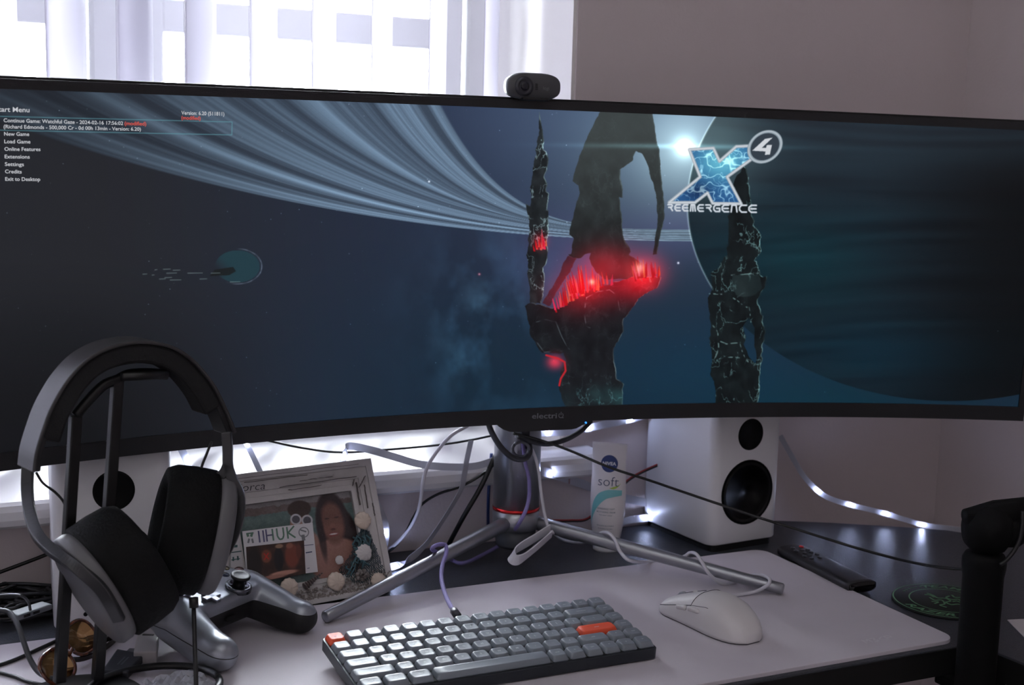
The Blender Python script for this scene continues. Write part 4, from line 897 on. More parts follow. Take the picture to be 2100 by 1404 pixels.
# ------------------------------------------------------------------ round rubber coaster
cc = PZ(1940, 1231, ZD+.002); q1 = PZ(1826, 1222, ZD+.002); cR = .0505
q1_ = PZ(1940, 1200, ZD+.002); q2_ = PZ(1940, 1266, ZD+.002); cc = (q1_+q2_)/2; 
cR = (q1-V3((cc.x, cc.y, ZD+.002))).length*.98
co = empty('round_coaster', 'round black rubber coaster with green ring lettering and emblem on the desk', 'coaster', (cc.x, cc.y, ZD))
b = MB(); b.lathe([(0, 0), (cR, 0), (cR, .002), (cR*.985, .0026), (0, .0026)], n=72); b.build('disc', mat('coaster_black', (16, 17, 18), .6), co)
M_grn = mat('razor_green', (84, 132, 92), .5); b = MB()
def ringband(mb, r0_, r1_, n=72):
    v = [V3((r_*math.cos(2*math.pi*k/n), r_*math.sin(2*math.pi*k/n), .0028)) for k in range(n) for r_ in (r0_, r1_)]; mb.add(v, [(2*k, 2*k+1, (2*k+3) % (2*n), (2*k+2) % (2*n)) for k in range(n)])
ringband(b, cR*.955, cR*.98); ringband(b, cR*.66, cR*.685); b.build('rings', M_grn, co)
b = MB()
def arc_text(s, a_mid, rad, hgt, top, italic=.25):
    v, f = text_geo(s, 1, .02); x0 = min(p[0] for p in v); x1 = max(p[0] for p in v); sc_ = hgt/.7*1.35
    P_ = []
    for p in v:
        u = (p[0]-(x0+x1)/2+italic*p[1])*sc_; w_ = p[1]*hgt/.7
        if top: a = a_mid-u/rad; r_ = rad+w_
        else: a = a_mid+u/rad; r_ = rad+hgt-w_
        P_.append(V3((r_*math.cos(a), r_*math.sin(a), .0029)))
    b.add(P_, f)
va = math.atan2(CAM[1]-cc.y, CAM[0]-cc.x)   # direction toward the viewer
arc_text('RAZER', va-math.radians(20), cR*.75, cR*.15, False); arc_text('TEAM', va+math.radians(190), cR*.75, cR*.15, True); arc_text('RAZER', va+math.radians(98), cR*.75, cR*.15, False) if False else None
for k in range(8): a = va-math.radians(108+k*7); r_ = cR*.82; b.lathe([(0, 0), (.0024, 0), (0, .0001)], (r_*math.cos(a), r_*math.sin(a), .0028), n=3)
b.build('lettering', M_grn, co)
b = MB(); up_ = V3((-math.cos(va), -math.sin(va), 0)); rg = V3((-up_.y*-1, -up_.x, 0)); rg = V3((up_.y, -up_.x, 0))
def cp(x, y): return rg*x*cR+up_*y*cR+V3((0, 0, .0028))
for P_ in ([(-.36, .30), (-.25, .22), (-.15, .08), (-.02, .12), (.08, .0), (.0, -.12), (.1, -.22), (.22, -.14), (.34, -.2)], [(-.3, .05), (-.2, -.08), (-.08, -.02), (-.02, -.22), (-.1, -.34), (.02, -.42)], [(.05, .3), (0, .18), (.1, .1), (.22, .16), (.3, .04), (.44, .08)], [(-.4, .18), (-.3, .2), (-.22, .1)], [(.1, .38), (.16, .26), (.3, .3), (.4, .2)], [(.12, -.02), (.2, .04), (.3, -.04), (.42, -.02)], [(-.26, -.18), (-.14, -.16), (-.2, -.3)]):
    b.tube([p for p in cr([cp(*q) for q in P_], 5)], 0, flat=(cR*.018, .0001), up=(rg.cross(up_)).cross(rg+up_*.3))
b.build('emblem', M_grn, co)
# ------------------------------------------------------------------ paper at the right
b = MB(); q = [PZ(2066, 1270, ZD+.001), PZ(2110, 1268, ZD+.001), PZ(2160, 1300, ZD+.001), PZ(2125, 1330, ZD+.001)]; b.add(q+[p-V3((0, 0, .0009)) for p in q], [(0, 1, 2, 3), (7, 6, 5, 4), (0, 4, 5, 1), (1, 5, 6, 2), (2, 6, 7, 3), (3, 7, 4, 0)]); tag(b.build('paper_sheet', mat('paper', (210, 204, 204), .8)), 'pale paper sheet at the right edge of the desk behind the boom post', 'paper')
# ------------------------------------------------------------------ boom arm
AD = 1.315; S_ = AD/1.05
arm = empty('boom_arm', 'matt black boom arm with thick post and jointed tube at the right edge', 'boom arm', PD(2012, 1420, AD))
M_arm = mat('arm_black', (6, 6, 7), .75, spec=.2, bump=.1, bs=800)
base_ = PD(2020, 1130, AD); pr0 = V3((base_.x, base_.y, -.05)); top_ = V3((base_.x, base_.y, base_.z)); arm.location = pr0
b = MB(); b.lathe([(0, 0), (.0155*S_, 0), (.0158*S_, .01), (.0160*S_, top_.z+.05-.025), (.0172*S_, top_.z+.05-.015), (.0172*S_, top_.z+.05-.007), (.015*S_, top_.z+.05-.002), (0, top_.z+.05)], pr0, n=36); at_root(arm, b.build('post', M_arm, arm))
def sc_p(P_): return [(r_*S_, h*S_) for r_, h in P_]
b = MB(); jc = PD(2022, 1085, AD)
b.lathe(sc_p([(0, -.016), (.012, -.016), (.0175, -.011), (.0205, -.003), (.0205, .004), (.0185, .012), (.012, .018), (0, .018)]), jc, RT, 32); b.lathe(sc_p([(0, -.012), (.010, -.0115), (.0125, -.007), (.0125, .008), (.010, .012), (0, .012)]), PD(2064, 1090, AD), RT, 28); at_root(arm, b.build('joint', M_arm, arm))
b = MB(); a1, a2 = PD(2040, 1052, AD), PD(2250, 1030, AD+.02)
b.tube([a1+(a1-a2).normalized()*.026*S_]+[a1+(a2-a1)*k/5 for k in range(6)], [.006*S_]+[.0105*S_]*6, 20); at_root(arm, b.build('arm_tube', M_arm, arm))
b = MB(); b.box((pr0.x+.012, pr0.y+.018, -.0385), (.05, .05, .012)); b.box((pr0.x, pr0.y, -.058), (.03, .03, .03)); at_root(arm, b.build('clamp', M_arm, arm, bevel=.002))
b = MB(); b.tube(cr([PD(x, y, AD-.02) for x, y in ((2098, 1048), (2096, 1075), (2092, 1100), (2082, 1125), (2064, 1148), (2050, 1158))], 6), .0022, 10); at_root(arm, b.build('arm_cable', M_cable, arm))
# ------------------------------------------------------------------ cables
def cable(name, label, pts, r, M, cat='cable', n=8, seg=8, group=None):
    b = MB(); b.tube(cr(pts, seg), r, n); o = b.build(name, M); tag(o, label, cat, group); return o
def LP(i, x, y, off):
    s, t = LEGS[i]; d = t-s; nn = V3((-d.y, d.x, 0)).normalized()
    if nn.dot(V3(RT)*0+V3((FW[0], FW[1], 0))) > 0: nn = -nn     # toward the viewer
    return PP(x, y, s+nn*off, nn)
M_pur = mat('purple_braid', (132, 122, 176), .7, bump=.6, bs=2500, var=.15, vs=1500)
cable('usb_cable', 'purple braided cable from behind the stand, looped over its leg, into the keyboard', [PY(1072, 905, .200), PY(1077, 947, .200), PY(1085, 985, .198), PY(1083, 1031, .195), PY(1065, 1072, .19), PZ(1037, 1108, .014), PZ(996, 1134, .003), PZ(951, 1154, .0026), PZ(925, 1147, .004), LP(0, 905, 1136, -.017), LP(0, 886, 1126, .004), LP(0, 897, 1117, .008), LP(0, 913, 1117, .011), LP(0, 915, 1134, .018), LP(0, 908, 1156, .030), PY(905, 1182, .112), PY(911, 1212, .075), PY(922, 1238, .030), PY(931, 1252, .010)], .0024, M_pur)
b = MB(); a_ = PY(928, 1248, .016); c_ = V3((.1524-.0225, .0, .016)); c_ = PY(938, 1262, .001); d_ = (c_-a_).normalized(); b.tube([a_, a_+d_*.004, a_+d_*.005, c_], [.0026, .003, .0044, .0044], 10); cc_ = tag(b.build('usb_plug', mat('plug_dark', (60, 60, 68), .4)), 'dark plug at the end of the purple cable on the keyboard', 'plug')
cable('thin_cable', 'thin black cable sagging across the bright sill from the monitor to the pole', [PY(545, 902, .262), PY(620, 918, .262), PY(700, 927, .262), PY(800, 921, .262), PY(900, 912, .262), PY(965, 902, .26), PY(1022, 890, .262)], .0014, M_cable)
cable('power_cable', 'black cable curving down the wall behind the white one, left of the pole', [PY(1022, 945, .266), PY(985, 975, .262), PY(945, 997, .27), PY(900, 1012, .285), PY(866, 1033, .295), PY(848, 1060, .297), PY(830, 1095, .29), PY(810, 1120, .285), PZ(785, 1140, 0)], .0017, M_cable)
cable('thick_cable', 'thick straight black cable slanting from the pole to the desk', [PY(1024, 922, .262), PY(1010, 947, .262), PY(985, 1000, .26), PY(950, 1060, .262), PZ(918, 1120, -.001)], .0032, M_cable)
cable('white_cable', 'white cable hanging in an arc from the monitor to the desk behind the photo frame', [PY(960, 872, .235), PY(925, 893, .24), PY(897, 924, .25), PY(876, 958, .255), PY(867, 990, .257), PY(863, 1025, .26), PY(855, 1055, .265), PY(838, 1086, .275), PY(815, 1112, .28), PZ(787, 1134, .001)], .0022, M_wcable)
cable('blue_cable', 'dark blue cable hanging just left of the pole', [PY(1008, 930, .272), PY(1003, 990, .28), PY(1001, 1040, .285), PZ(1001, 1092, .002)], .0021, mat('blue_cable_rubber', (44, 62, 120), .5))
cable('monitor_cable', 'thick black cable looping in front of the pole just under the monitor', [PY(1000, 862, .185), PY(1008, 885, .183), PY(1026, 915, .182), PY(1050, 937, .184), PY(1074, 941, .186), PY(1086, 928, .190), PY(1084, 908, .196), PY(1068, 896, .20)], .0036, mat('cable_dark_grey', (52, 54, 60), .35))
cable('monitor_cable', 'thick black cable curving right from the pole up behind the monitor', [PY(1062, 893, .193), PY(1092, 905, .193), PY(1125, 910, .193), PY(1160, 901, .193), PY(1190, 884, .193), PY(1212, 862, .195)], .0034, mat('cable_dark_grey', (52, 54, 60), .35))
cable('coiled_lead', 'small grey cable coil against the pole below the monitor', [PY(1058, 908, .186)]+[PY(1068+17*math.cos(a), 921+15*math.sin(a), .190+.002*a) for a in [-2.2+k*.7 for k in range(16)]], .0019, mat('cable_grey', (88, 90, 98), .4), seg=4)
cable('long_cable', 'long thin black cable running from the pole across the right speaker to the boom post', [PY(1052, 888, .186), PY(1110, 903, .17), PY(1170, 924, .15), PY(1250, 958, .12), PY(1330, 984, .10), PY(1400, 1008, .085), PY(1480, 1035, .06), PY(1560, 1062, .03), PY(1650, 1090, -.01), PY(1750, 1121, -.05), PY(1850, 1148, -.10), PY(1930, 1163, -.155), PY(2000, 1168, -.206)], .0016, M_cable)
cable('charging_cable', 'white cable hanging down the right side of the pole to a white strap', [PY(1056, 893, .205), PY(1078, 905, .200), PY(1094, 928, .198), PY(1104, 962, .197), PY(1109, 1005, .195), PY(1116, 1048, .192), PY(1124, 1084, .188)], .0019, M_wcable)
b = MB(); b.tube(cr([PY(x, y, yy) for x, y, yy in ((1128, 1083, .186), (1095, 1104, .18), (1062, 1124, .173), (1050, 1136, .166), (1054, 1147, .160), (1070, 1145, .160), (1098, 1124, .17), (1132, 1094, .182))], 6), 0, flat=(.0064, .0007), up=V3(UP)*.8+V3(RT)*.5)
tag(b.build('cable_strap', mat('white_strap', (206, 205, 212), .7)), 'white hook and loop strap folded in front of the pole', 'strap')
cable('mouse_cable', 'white cable wound twice around the right leg of the monitor stand beside the mouse', [PY(1131, 1090, .178), PZ(1148, 1104, .002), PZ(1185, 1113, .002), LP(1, 1215, 1106, -.016), LP(1, 1232, 1093, -.006), LP(1, 1248, 1093, .007), LP(1, 1262, 1108, .013), LP(1, 1272, 1131, .018), LP(1, 1292, 1149, .024), PZ(1330, 1151, .0026), PZ(1372, 1146, .0026), LP(1, 1402, 1141, -.011), LP(1, 1415, 1133, -.004), LP(1, 1428, 1136, .007), LP(1, 1440, 1153, .013), LP(1, 1455, 1177, .017), PZ(1480, 1196, .0026), PZ(1508, 1193, .0026), LP(1, 1535, 1180, -.013), LP(1, 1562, 1179, -.004), LP(1, 1578, 1187, .006), LP(1, 1574, 1199, .011), PZ(1550, 1212, .004), PZ(1515, 1219, .0026), PZ(1480, 1222, .0026)], .0021, M_wcable, seg=7)
M_red = mat('red_wire', (150, 40, 40), .5)
cable('speaker_wire', 'thin red and black wire along the wall behind the cream tube', [PY(1130, 1066, .315), PY(1170, 1066, .315), PY(1205, 1062, .315), PY(1240, 1030, .315), PY(1285, 986, .31), PY(1315, 967, .30), PY(1348, 952, .285)], .0012, M_red)
cable('speaker_wire', 'thin black wire running beside the red one behind the cream tube', [PY(1130, 1068.5, .3145), PY(1170, 1068.5, .3145), PY(1205, 1064.5, .3145), PY(1240, 1033, .3145), PY(1285, 989, .3095), PY(1315, 970, .2995), PY(1348, 955, .2845)], .0012, M_cable)
cable('wall_cable', 'black cable slanting along the wall left of the left speaker', [PY(-25, 1182, .30), PY(40, 1158, .30), PY(82, 1142, .30), PY(115, 1128, .30)], .0021, M_cable)
# ------------------------------------------------------------------ light strips
M_strip = mat('strip_pale', (196, 196, 204), .5, transl=.3); M_led = mat('led_white', (230, 235, 255), .3, emit=(196, 210, 255), es=260.)
def strip(label, path, leds, up, w=.0042, ups=None, cut=None):
    pts = cr(path, 8); b = MB(); root = None
    b.tube(pts, 0, flat=(w, .00035), up=ups or up)
    root = empty('led_strip', label, 'light strip', path[0], group='white light strips around the desk')
    at_root(root, b.build('ribbon', M_strip, root))
    for p, nrm in leds:
        b = MB(); nrm = V3(nrm).normalized(); b.lathe([(0, 0), (.0017, 0), (.0016, .0008), (0, .001)], V3(p)+nrm*.0006, nrm, 10); at_root(root, b.build('led', M_led, root))
    if cut:
        b = MB()
        for p in cut:
            for k in range(4): b.box(V3(p)+V3((.0, -.0007, (k-1.5)*.0017)), (.0022, .0004, .0008))
        at_root(root, b.build('solder_pads', mat('copper_pad', (170, 90, 70), .4), root))
    return root
toC = lambda p: V3(CAM)-V3(p)
def led(p): return (p, toC(p))
UPZ = V3((0, 0, 1))
strip('pale light strip twisting down from the sill to the desk between photo frame and pole', [PY(966, 903, .255), PY(957, 945, .258), PY(952, 975, .26), PY(946, 1002, .262), PY(925, 1040, .265), PY(898, 1082, .268), PY(868, 1122, .268), PZ(830, 1152, .003), PZ(785, 1167, 0)], [led(PZ(787, 1165, .003)), led(PZ(812, 1159, .003))], V3((1, .4, .2)), .0046)
strip('pale light strip lying along the bright sill left of the pole', [PY(703, 948, .25), PY(709, 925, .252), PY(716, 914, .256), PY(760, 922, .258), PY(810, 937, .26), PY(860, 951, .26), PY(920, 957, .262), PY(975, 955, .262), PY(1015, 943, .264)], [led(PY(706, 936, .2485))], UPZ, .0045)
strip('pale light strip hanging in a curve just right of the photo frame', [PY(762, 1010, .262), PY(775, 1035, .262), PY(788, 1065, .26), PY(793, 1090, .26), PY(790, 1115, .262), PZ(782, 1140, .003)], [led(PY(791, 1094, .257))], V3((1, .3, 0)), .004)
strip('white light strip sagging on the wall between pole and cream tube', [PY(1095, 962, .262), PY(1131, 971, .266), PY(1165, 982, .30), PY(1205, 996, .312), PY(1250, 1012, .315), PY(1285, 1022, .315), PY(1330, 1031, .31), PY(1352, 1036, .30)], [led(PY(1131, 973, .262)), led(PY(1336, 1031, .303))], UPZ, .0056, cut=[PY(1167, 986, .2965)])
strip('white light strip at the desk corner beside the right speaker', [PZ(1255, 1078, .006), PY(1290, 1066, .305), PY(1320, 1062, .305), PY(1352, 1060, .30)], [led(PY(1325, 1060, .300))], UPZ, .005)
strip('white light strip peeking out under the monitor right of the pole', [PY(1098, 888, .30), PY(1130, 886, .305), PY(1170, 884, .305), PY(1210, 876, .305), PY(1250, 868, .305), PY(1296, 858, .305), PY(1330, 850, .305)], [led(PY(1126, 886, .302)), led(PY(1210, 878, .302)), led(PY(1294, 861, .302))], UPZ, .0052)
nE = V3((-.122, -.192, 0)).normalized()*1.; nE = V3((-.537, -.843, 0)); pE = V3((.748, .279, 0))
ep = lambda x, y: PP(x, y, pE, nE)
strip('white light strip sagging along the wall right of the right speaker', [ep(1600, 893), ep(1632, 950), ep(1650, 978), ep(1677, 1006), ep(1703, 1022), ep(1745, 1035), ep(1782, 1044), ep(1817, 1053), ep(1850, 1063), ep(1890, 1075), ep(1930, 1081), ep(1975, 1086), ep(2050, 1096), ep(2120, 1110)], [led(ep(1677, 1005)-V3((.002, .003, 0))), led(ep(1745, 1033)-V3((.002, .003, 0))), led(ep(1817, 1052)-V3((.002, .003, 0))), led(ep(1890, 1075)-V3((.002, .003, 0)))], UPZ, .0036)
strip('pale light strip hanging from the monitor edge behind the headphones', [PY(371, 918, .25), PY(382, 942, .25), PY(392, 975, .25), PY(400, 1000, .252)], [led(PY(391, 944, .246))], V3((1, 0, .2)), .004)
strip('pale light strip hanging at the top left corner of the photo frame', [PY(500, 900, .25), PY(510, 918, .25), PY(521, 940, .25), PY(534, 968, .252)], [led(PY(506, 907, .246))], V3((1, 0, .3)), .003)
# ------------------------------------------------------------------ game controller
CA = math.radians(35); ct = empty('game_controller', 'silver game controller with black grip backs lying on the mat beside the photo frame', 'controller', (-.083, .100, 0), (0, 0, CA))
def ellips(mb, c, r_, n=20, m_=12, M=None):
    rs = []
    for i in range(1, m_):
        t = math.pi*i/m_; rs.append([(M @ V3((r_[0]*math.sin(t)*math.cos(a), r_[1]*math.sin(t)*math.sin(a), r_[2]*math.cos(t))) if M else V3((r_[0]*math.sin(t)*math.cos(a), r_[1]*math.sin(t)*math.sin(a), r_[2]*math.cos(t))))+V3(c) for a in [2*math.pi*k/n for k in range(n)]])
    mb.rings(rs)
b = MB()
TL = math.radians(14); Rx = Matrix.Rotation(TL, 3, 'X')
def cw(p): return Rx @ V3(p)+V3((0, 0, .012))
for z0, z1, w0, w1, y0, y1 in ((.010, .040, .088, .080, -.020, .040),):
    rs = []
    for z, k in ((.006, .86), (.010, .95), (.030, 1.), (.037, .95), (.041, .84)):
        rs.append([cw((p.x, p.y+.012, z)) for p in rrect(.112*k, .056*k+.004, .014, 5)])
    b.rings(rs)
for s in (-1, 1):
    ellips(b, cw((s*.046, .012, .023)), (.031, .030, .0190), M=Rx)
    n = 11; P_ = [cw((s*(.050+.014*t-.004*t*t), .006-.066*t, .021-.004*t)) for t in [k/(n-1) for k in range(n)]]; P_ = [V3((p.x, p.y, max(p.z, .0145-.0+0*k))) for k, p in enumerate(P_)]
    for k in range(n):
        t = k/(n-1); r_ = .0255-.0068*t; ellips(b, (P_[k].x, P_[k].y, max(P_[k].z, r_*.92)), (r_*.92, r_*1.05, r_*.92), 16, 10)
    ellips(b, cw((s*.046, .040, .020)), (.022, .012, .010), M=Rx)
body = b.build('body', [mat('controller_silver', (148, 152, 160), .3, metal=.55)], ct)
rm_ = body.modifiers.new('remesh', 'REMESH'); rm_.mode = 'VOXEL'; rm_.voxel_size = .0016; rm_.use_smooth_shade = True
sm_ = body.modifiers.new('smooth', 'SMOOTH'); sm_.iterations = 9; sm_.factor = .6
# black lower shell: object-space mask in the material
Mc = body.data.materials[0]; nt = Mc.node_tree; bs_ = nt.nodes['Principled BSDF']; tc = nt.nodes.new('ShaderNodeTexCoord'); sx_ = nt.nodes.new('ShaderNodeSeparateXYZ'); nt.links.new(tc.outputs['Object'], sx_.inputs[0])
def mth(op, a, b_=None):
    n = nt.nodes.new('ShaderNodeMath'); n.operation = op
    for i, v in enumerate((a, b_)):
        if v is None: continue
        if isinstance(v, (int, float)): n.inputs[i].default_value = v
        else: nt.links.new(v, n.inputs[i])
    return n.outputs[0]
X_, Y_, Z_ = sx_.outputs
seamz = mth('ADD', mth('MULTIPLY', Y_, .22), .0405)                      # seam height rises toward the triggers
below = mth('LESS_THAN', Z_, seamz); front = mth('LESS_THAN', Y_, mth('ADD', mth('MULTIPLY', mth('ABSOLUTE', X_), 0.0), .012)); right = mth('GREATER_THAN', X_, -.046)
mk = mth('MULTIPLY', mth('MULTIPLY', below, front), right); mxc = nt.nodes.new('ShaderNodeMix'); mxc.data_type = 'RGBA'; nt.links.new(mk, mxc.inputs[0]); mxc.inputs[6].default_value = srgb((148, 152, 160))+(1,); mxc.inputs[7].default_value = (.006, .006, .007, 1)
line = mth('MULTIPLY', mth('LESS_THAN', mth('ABSOLUTE', mth('SUBTRACT', Z_, mth('SUBTRACT', seamz, .006))), .0005), mth('LESS_THAN', X_, -.046)); mx2 = nt.nodes.new('ShaderNodeMix'); mx2.data_type = 'RGBA'; nt.links.new(line, mx2.inputs[0]); nt.links.new(mxc.outputs[2], mx2.inputs[6]); mx2.inputs[7].default_value = (.02, .02, .02, 1)
nt.links.new(mx2.outputs[2], bs_.inputs['Base Color']); nt.links.new(mth('MULTIPLY', mth('SUBTRACT', 1., mk), .55), bs_.inputs['Metallic']); nt.links.new(mth('ADD', mth('MULTIPLY', mk, .3), .3), bs_.inputs['Roughness'])
M_cb = mat('controller_black', (20, 20, 22), .4)
def stick(x, y):
    b = MB(); o = cw((x, y, .036)); ax_ = Rx @ V3((0, 0, 1))
    b.lathe([(.0135, .003), (.0135, .0075), (.0125, .0085), (.0105, .0085), (.0095, .0065), (0, .0045)], o, ax_, 28); b.build('stick_ring', mat('controller_ring', (96, 98, 106), .25, metal=.8), ct)
    b = MB(); b.lathe([(0, .004), (.0075, .004), (.0055, .010), (.0058, .0145), (.0098, .0165), (.0102, .0185), (.0095, .0198), (.007, .0190), (0, .0184)], o, ax_, 28); b.build('thumbstick', M_cb, ct)
stick(.020, -.006); stick(-.040, .020)
b = MB(); o = cw((-.020, -.006, .0425)); 
for a in (0, 90): b.box(o, (.021 if a == 0 else .0072, .0072 if a == 0 else .021, .0034), Rx)
b.build('directional_pad', mat('dpad_silver', (120, 122, 132), .3, metal=.6), ct, bevel=.001)
for x, y in ((-.0115, .020), (.0115, .020)):
    b = MB(); b.lathe([(0, -.001), (.0032, -.001), (.003, .0012), (0, .0016)], cw((x, y, .0415)), Rx @ V3((0, 0, 1)), 16); b.build('menu_button', M_cb, ct)
for x, y, c_ in ((.040, .010, (70, 140, 70)), (.051, .020, (190, 50, 40)), (.029, .020, (60, 80, 160)), (.040, .030, (180, 150, 50))):
    b = MB(); b.lathe([(0, -.004), (.0055, -.004), (.0054, .002), (.004, .0033), (0, .0036)], cw((x, y, .0385)), Rx @ V3((0, 0, 1)), 18); b.build('face_button', mat('face_%d' % c_[0], tuple(int(v*.35) for v in c_), .2), ct)
for s in (-1, 1):
    b = MB(); b.rings([rrect(.030*k, .016*k, .006, 4, z) for z, k in ((-.008, .9), (-.004, 1), (.004, 1), (.008, .85))]); ob = b.build('bumper', mat('bumper_grey', (70, 72, 78), .22), ct, loc=cw((s*.040, .046, .028))); ob.rotation_euler = (TL+.5, 0, s*-.25)
    b = MB(); ellips(b, cw((s*.044, .046, .010)), (.012, .014, .011), 18, 12, Rx); b.build('trigger', M_cb, ct)
b = MB(); o = V3((.004, -.0335, .024))
b.build('x', M_cb, ct) if False else b.bm.free()
b = MB(); b.rings([[V3((p.x, -.0245+.001*0, .0255+p.y)) for p in rrect(.014, .0048, .0018, 3)], [V3((p.x, -.0215, .0255+p.y)) for p in rrect(.014, .0048, .0018, 3)]], smooth=False); b.build('headset_port', mat('port_black', (4, 4, 5), .6), ct)
# ------------------------------------------------------------------ headphone stand and headphones
HX = V3((.956, .29, 0)).normalized(); HY = V3((-.29, .956, 0)).normalized(); H0 = V3((-.180, .020, 0))
hs = empty('headphone_stand', 'black headphone stand with slim twin posts on a ring base holding the headphones', 'headphone stand', H0)
M_st = mat('stand_black', (13, 13, 15), .4)
b = MB()
def hp(x, y, off=0.): return PP(x, y, H0+HY*off, HY)
p1t, p1b = hp(155, 852), hp(122, 1398); p2t, p2b = hp(241, 778), hp(200, 1392)
for t_, b_ in ((p1t, p1b), (p2t, p2b)):
    b = MB(); b.tube([b_, b_.lerp(t_, .5), t_], 0, flat=(.0048, .0042), up=HX); at_root(hs, b.build('post', M_st, hs, bevel=.001))
b = MB(); b.tube(cr([p1t, hp(180, 822), hp(212, 790), p2t, hp(262, 768), hp(300, 765), hp(342, 768)], 5), .0048, 10); b.tube([hp(250, 772, -.018), hp(342, 768, -.018)], .004, 8); b.tube([hp(250, 772, .018), hp(342, 768, .018)], .004, 8); at_root(hs, b.build('hanger', M_st, hs))
b = MB(); cb = V3((p2b.x+.012, p2b.y-.035, 0)); n = 40
b.lathe([(.0, .0), (.055, 0), (.056, .002), (.054, .004), (0, .004)], (cb.x-.03, cb.y+.012, 0), n=48); b.tube([V3((cb.x+.033+.058*math.cos(a), cb.y+.006+.05*math.sin(a), .006)) for a in [2*math.pi*k/n for k in range(n+1)]], .0035, 10); at_root(hs, b.build('base', M_st, hs))
hd = empty('headphones', 'grey and black over ear headphones hanging from the stand at the left', 'headphones', hp(265, 700))
NP = [(67, 969), (72, 930), (85, 886), (101, 842), (124, 799), (145, 769), (170, 742), (195, 724), (222, 711), (255, 702), (289, 698), (325, 701), (361, 711), (394, 732), (423, 762), (446, 794), (464, 830), (477, 860), (487, 886)]
path = cr([hp(x, y, -.016) for x, y in NP], 3); cen = hp(275, 930, -.016)
def bandmesh(mb, t0, t1, w0, w1, rr_=(0, 1)):
    L = len(path); rs = []
    i0, i1 = int(rr_[0]*(L-1)), int(rr_[1]*(L-1))
    for i in range(i0, i1+1):
        T = (path[min(i+1, L-1)]-path[max(i-1, 0)]).normalized(); N = T.cross(HY).normalized()
        if N.dot(cen-path[i]) < 0: N = -N
        rs.append([path[i]+N*t0+HY*w0, path[i]+N*t0+HY*w1, path[i]+N*t1+HY*w1, path[i]+N*t1+HY*w0])
    mb.rings(rs, smooth=False)
M_bg = mat('headband_grey', (60, 59, 61), .4)
b = MB(); bandmesh(b, 0, .0032, 0, .034); at_root(hd, b.build('headband', M_bg, hd, bevel=.0012))
b = MB(); bandmesh(b, .0028, .021, .0025, .0315, (.10, .90)); at_root(hd, b.build('headband_padding', mat('padding_black', (24, 24, 26), .8, bump=.3, bs=600), hd, bevel=.003))
b = MB(); bandmesh(b, .0030, .0085, .003, .031, (0, .16)); at_root(hd, b.build('slider', mat('slider_dark', (34, 34, 37), .4), hd, bevel=.0015))
b = MB(); bandmesh(b, .0030, .0085, .003, .031, (.84, 1)); at_root(hd, b.build('slider', mat('slider_dark', (34, 34, 37), .4), hd, bevel=.0015))
M_yk = mat('yoke_grey', (44, 44, 47), .38); M_cup = mat('cup_grey', (96, 95, 98), .42); M_cu = mat('ear_cushion', (9, 9, 10), .8, spec=.25, bump=.4, bs=400)
D0 = float((H0-V3(CAM)).dot(V3(FW)))-.02
b = MB(); b.tube(cr([PD(x, y, d) for x, y, d in ((57, 955, D0), (56, 1000, D0-.01), (61, 1050, D0-.03), (76, 1095, D0-.055), (104, 1126, D0-.075), (138, 1150, D0-.088), (168, 1172, D0-.093), (205, 1205, D0-.092), (228, 1240, D0-.088), (245, 1272, D0-.080))], 6), 0, flat=(.0052, .003), up=V3(RT)); at_root(hd, b.build('yoke', M_yk, hd, bevel=.001))
DR = D0+.02
b = MB(); b.tube(cr([PD(x, y, DR) for x, y in ((464, 885), (467, 920), (468, 955), (478, 985), (490, 1010), (492, 1045), (484, 1085), (468, 1122), (452, 1148))], 6), 0, flat=(.0046, .003), up=V3(RT)); b.tube(cr([PD(x, y, DR) for x, y in ((468, 950), (460, 968), (445, 980), (428, 988))], 5), 0, flat=(.0046, .003), up=V3(RT)); at_root(hd, b.build('yoke', M_yk, hd, bevel=.001))
def cup(cpos, ax, upv, ru, rv, tc_, nm=''):
    ax = V3(ax).normalized(); u = V3(upv); u = (u-ax*u.dot(ax)).normalized(); w = ax.cross(u); c0 = V3(cpos)
    def ring(k, h, n=44): return [c0+ax*h+u*math.cos(2*math.pi*j/n)*ru*k+w*math.sin(2*math.pi*j/n)*rv*k for j in range(n)]
    b = MB(); b.rings([ring(.97, 0), ring(1.0, .004), ring(1.0, .012), ring(.96, .0150), ring(.84, .0172), ring(.55, .0184), ring(.2, .0188)]); at_root(hd, b.build('ear_cup', M_cup, hd))
    b = MB(); b.rings([ring(.97, .001), ring(1.04, -.002), ring(1.05, -tc_*.45), ring(1.03, -tc_*.8), ring(.96, -tc_*.97), ring(.86, -tc_), ring(.74, -tc_*.93), ring(.66, -tc_*.75), ring(.60, -tc_*.5)]); at_root(hd, b.build('ear_cushion', M_cu, hd))
rU, rR, rF = V3(UP), V3(RT), V3(FW)
cup(PD(424, 1092, DR+.005), rR*.89+rF*.37-rU*.2, rU, .056, .043, .047)
cup(PD(207, 1196, D0-.045), rR*-.66-rU*.46-rF*.50, rU*.72-rR*.62, .054, .044, .046)
b = MB(); b.tube([PD(397, 1225, D0-.02), PD(398, 1245, D0-.02)], .0042, 10); b.tube([PD(397, 1240, D0-.02), PD(399, 1300, D0-.025), PD(401, 1360, D0-.04), PD(403, 1430, D0-.06)], .0021, 8); at_root(hd, b.build('audio_cable', M_cable, hd))
b = MB(); b.tube(cr([PD(x, y, D0-.01) for x, y in ((74, 968), (88, 990), (112, 1008), (130, 1028), (136, 1050), (137, 1075))], 5), .0013, 6); at_root(hd, b.build('short_wire', M_cable, hd)); b = MB(); b.tube(cr([PD(x, y, DR) for x, y in ((434, 905), (424, 930), (414, 955), (407, 980))], 4), .0013, 6); at_root(hd, b.build('short_wire', M_cable, hd))
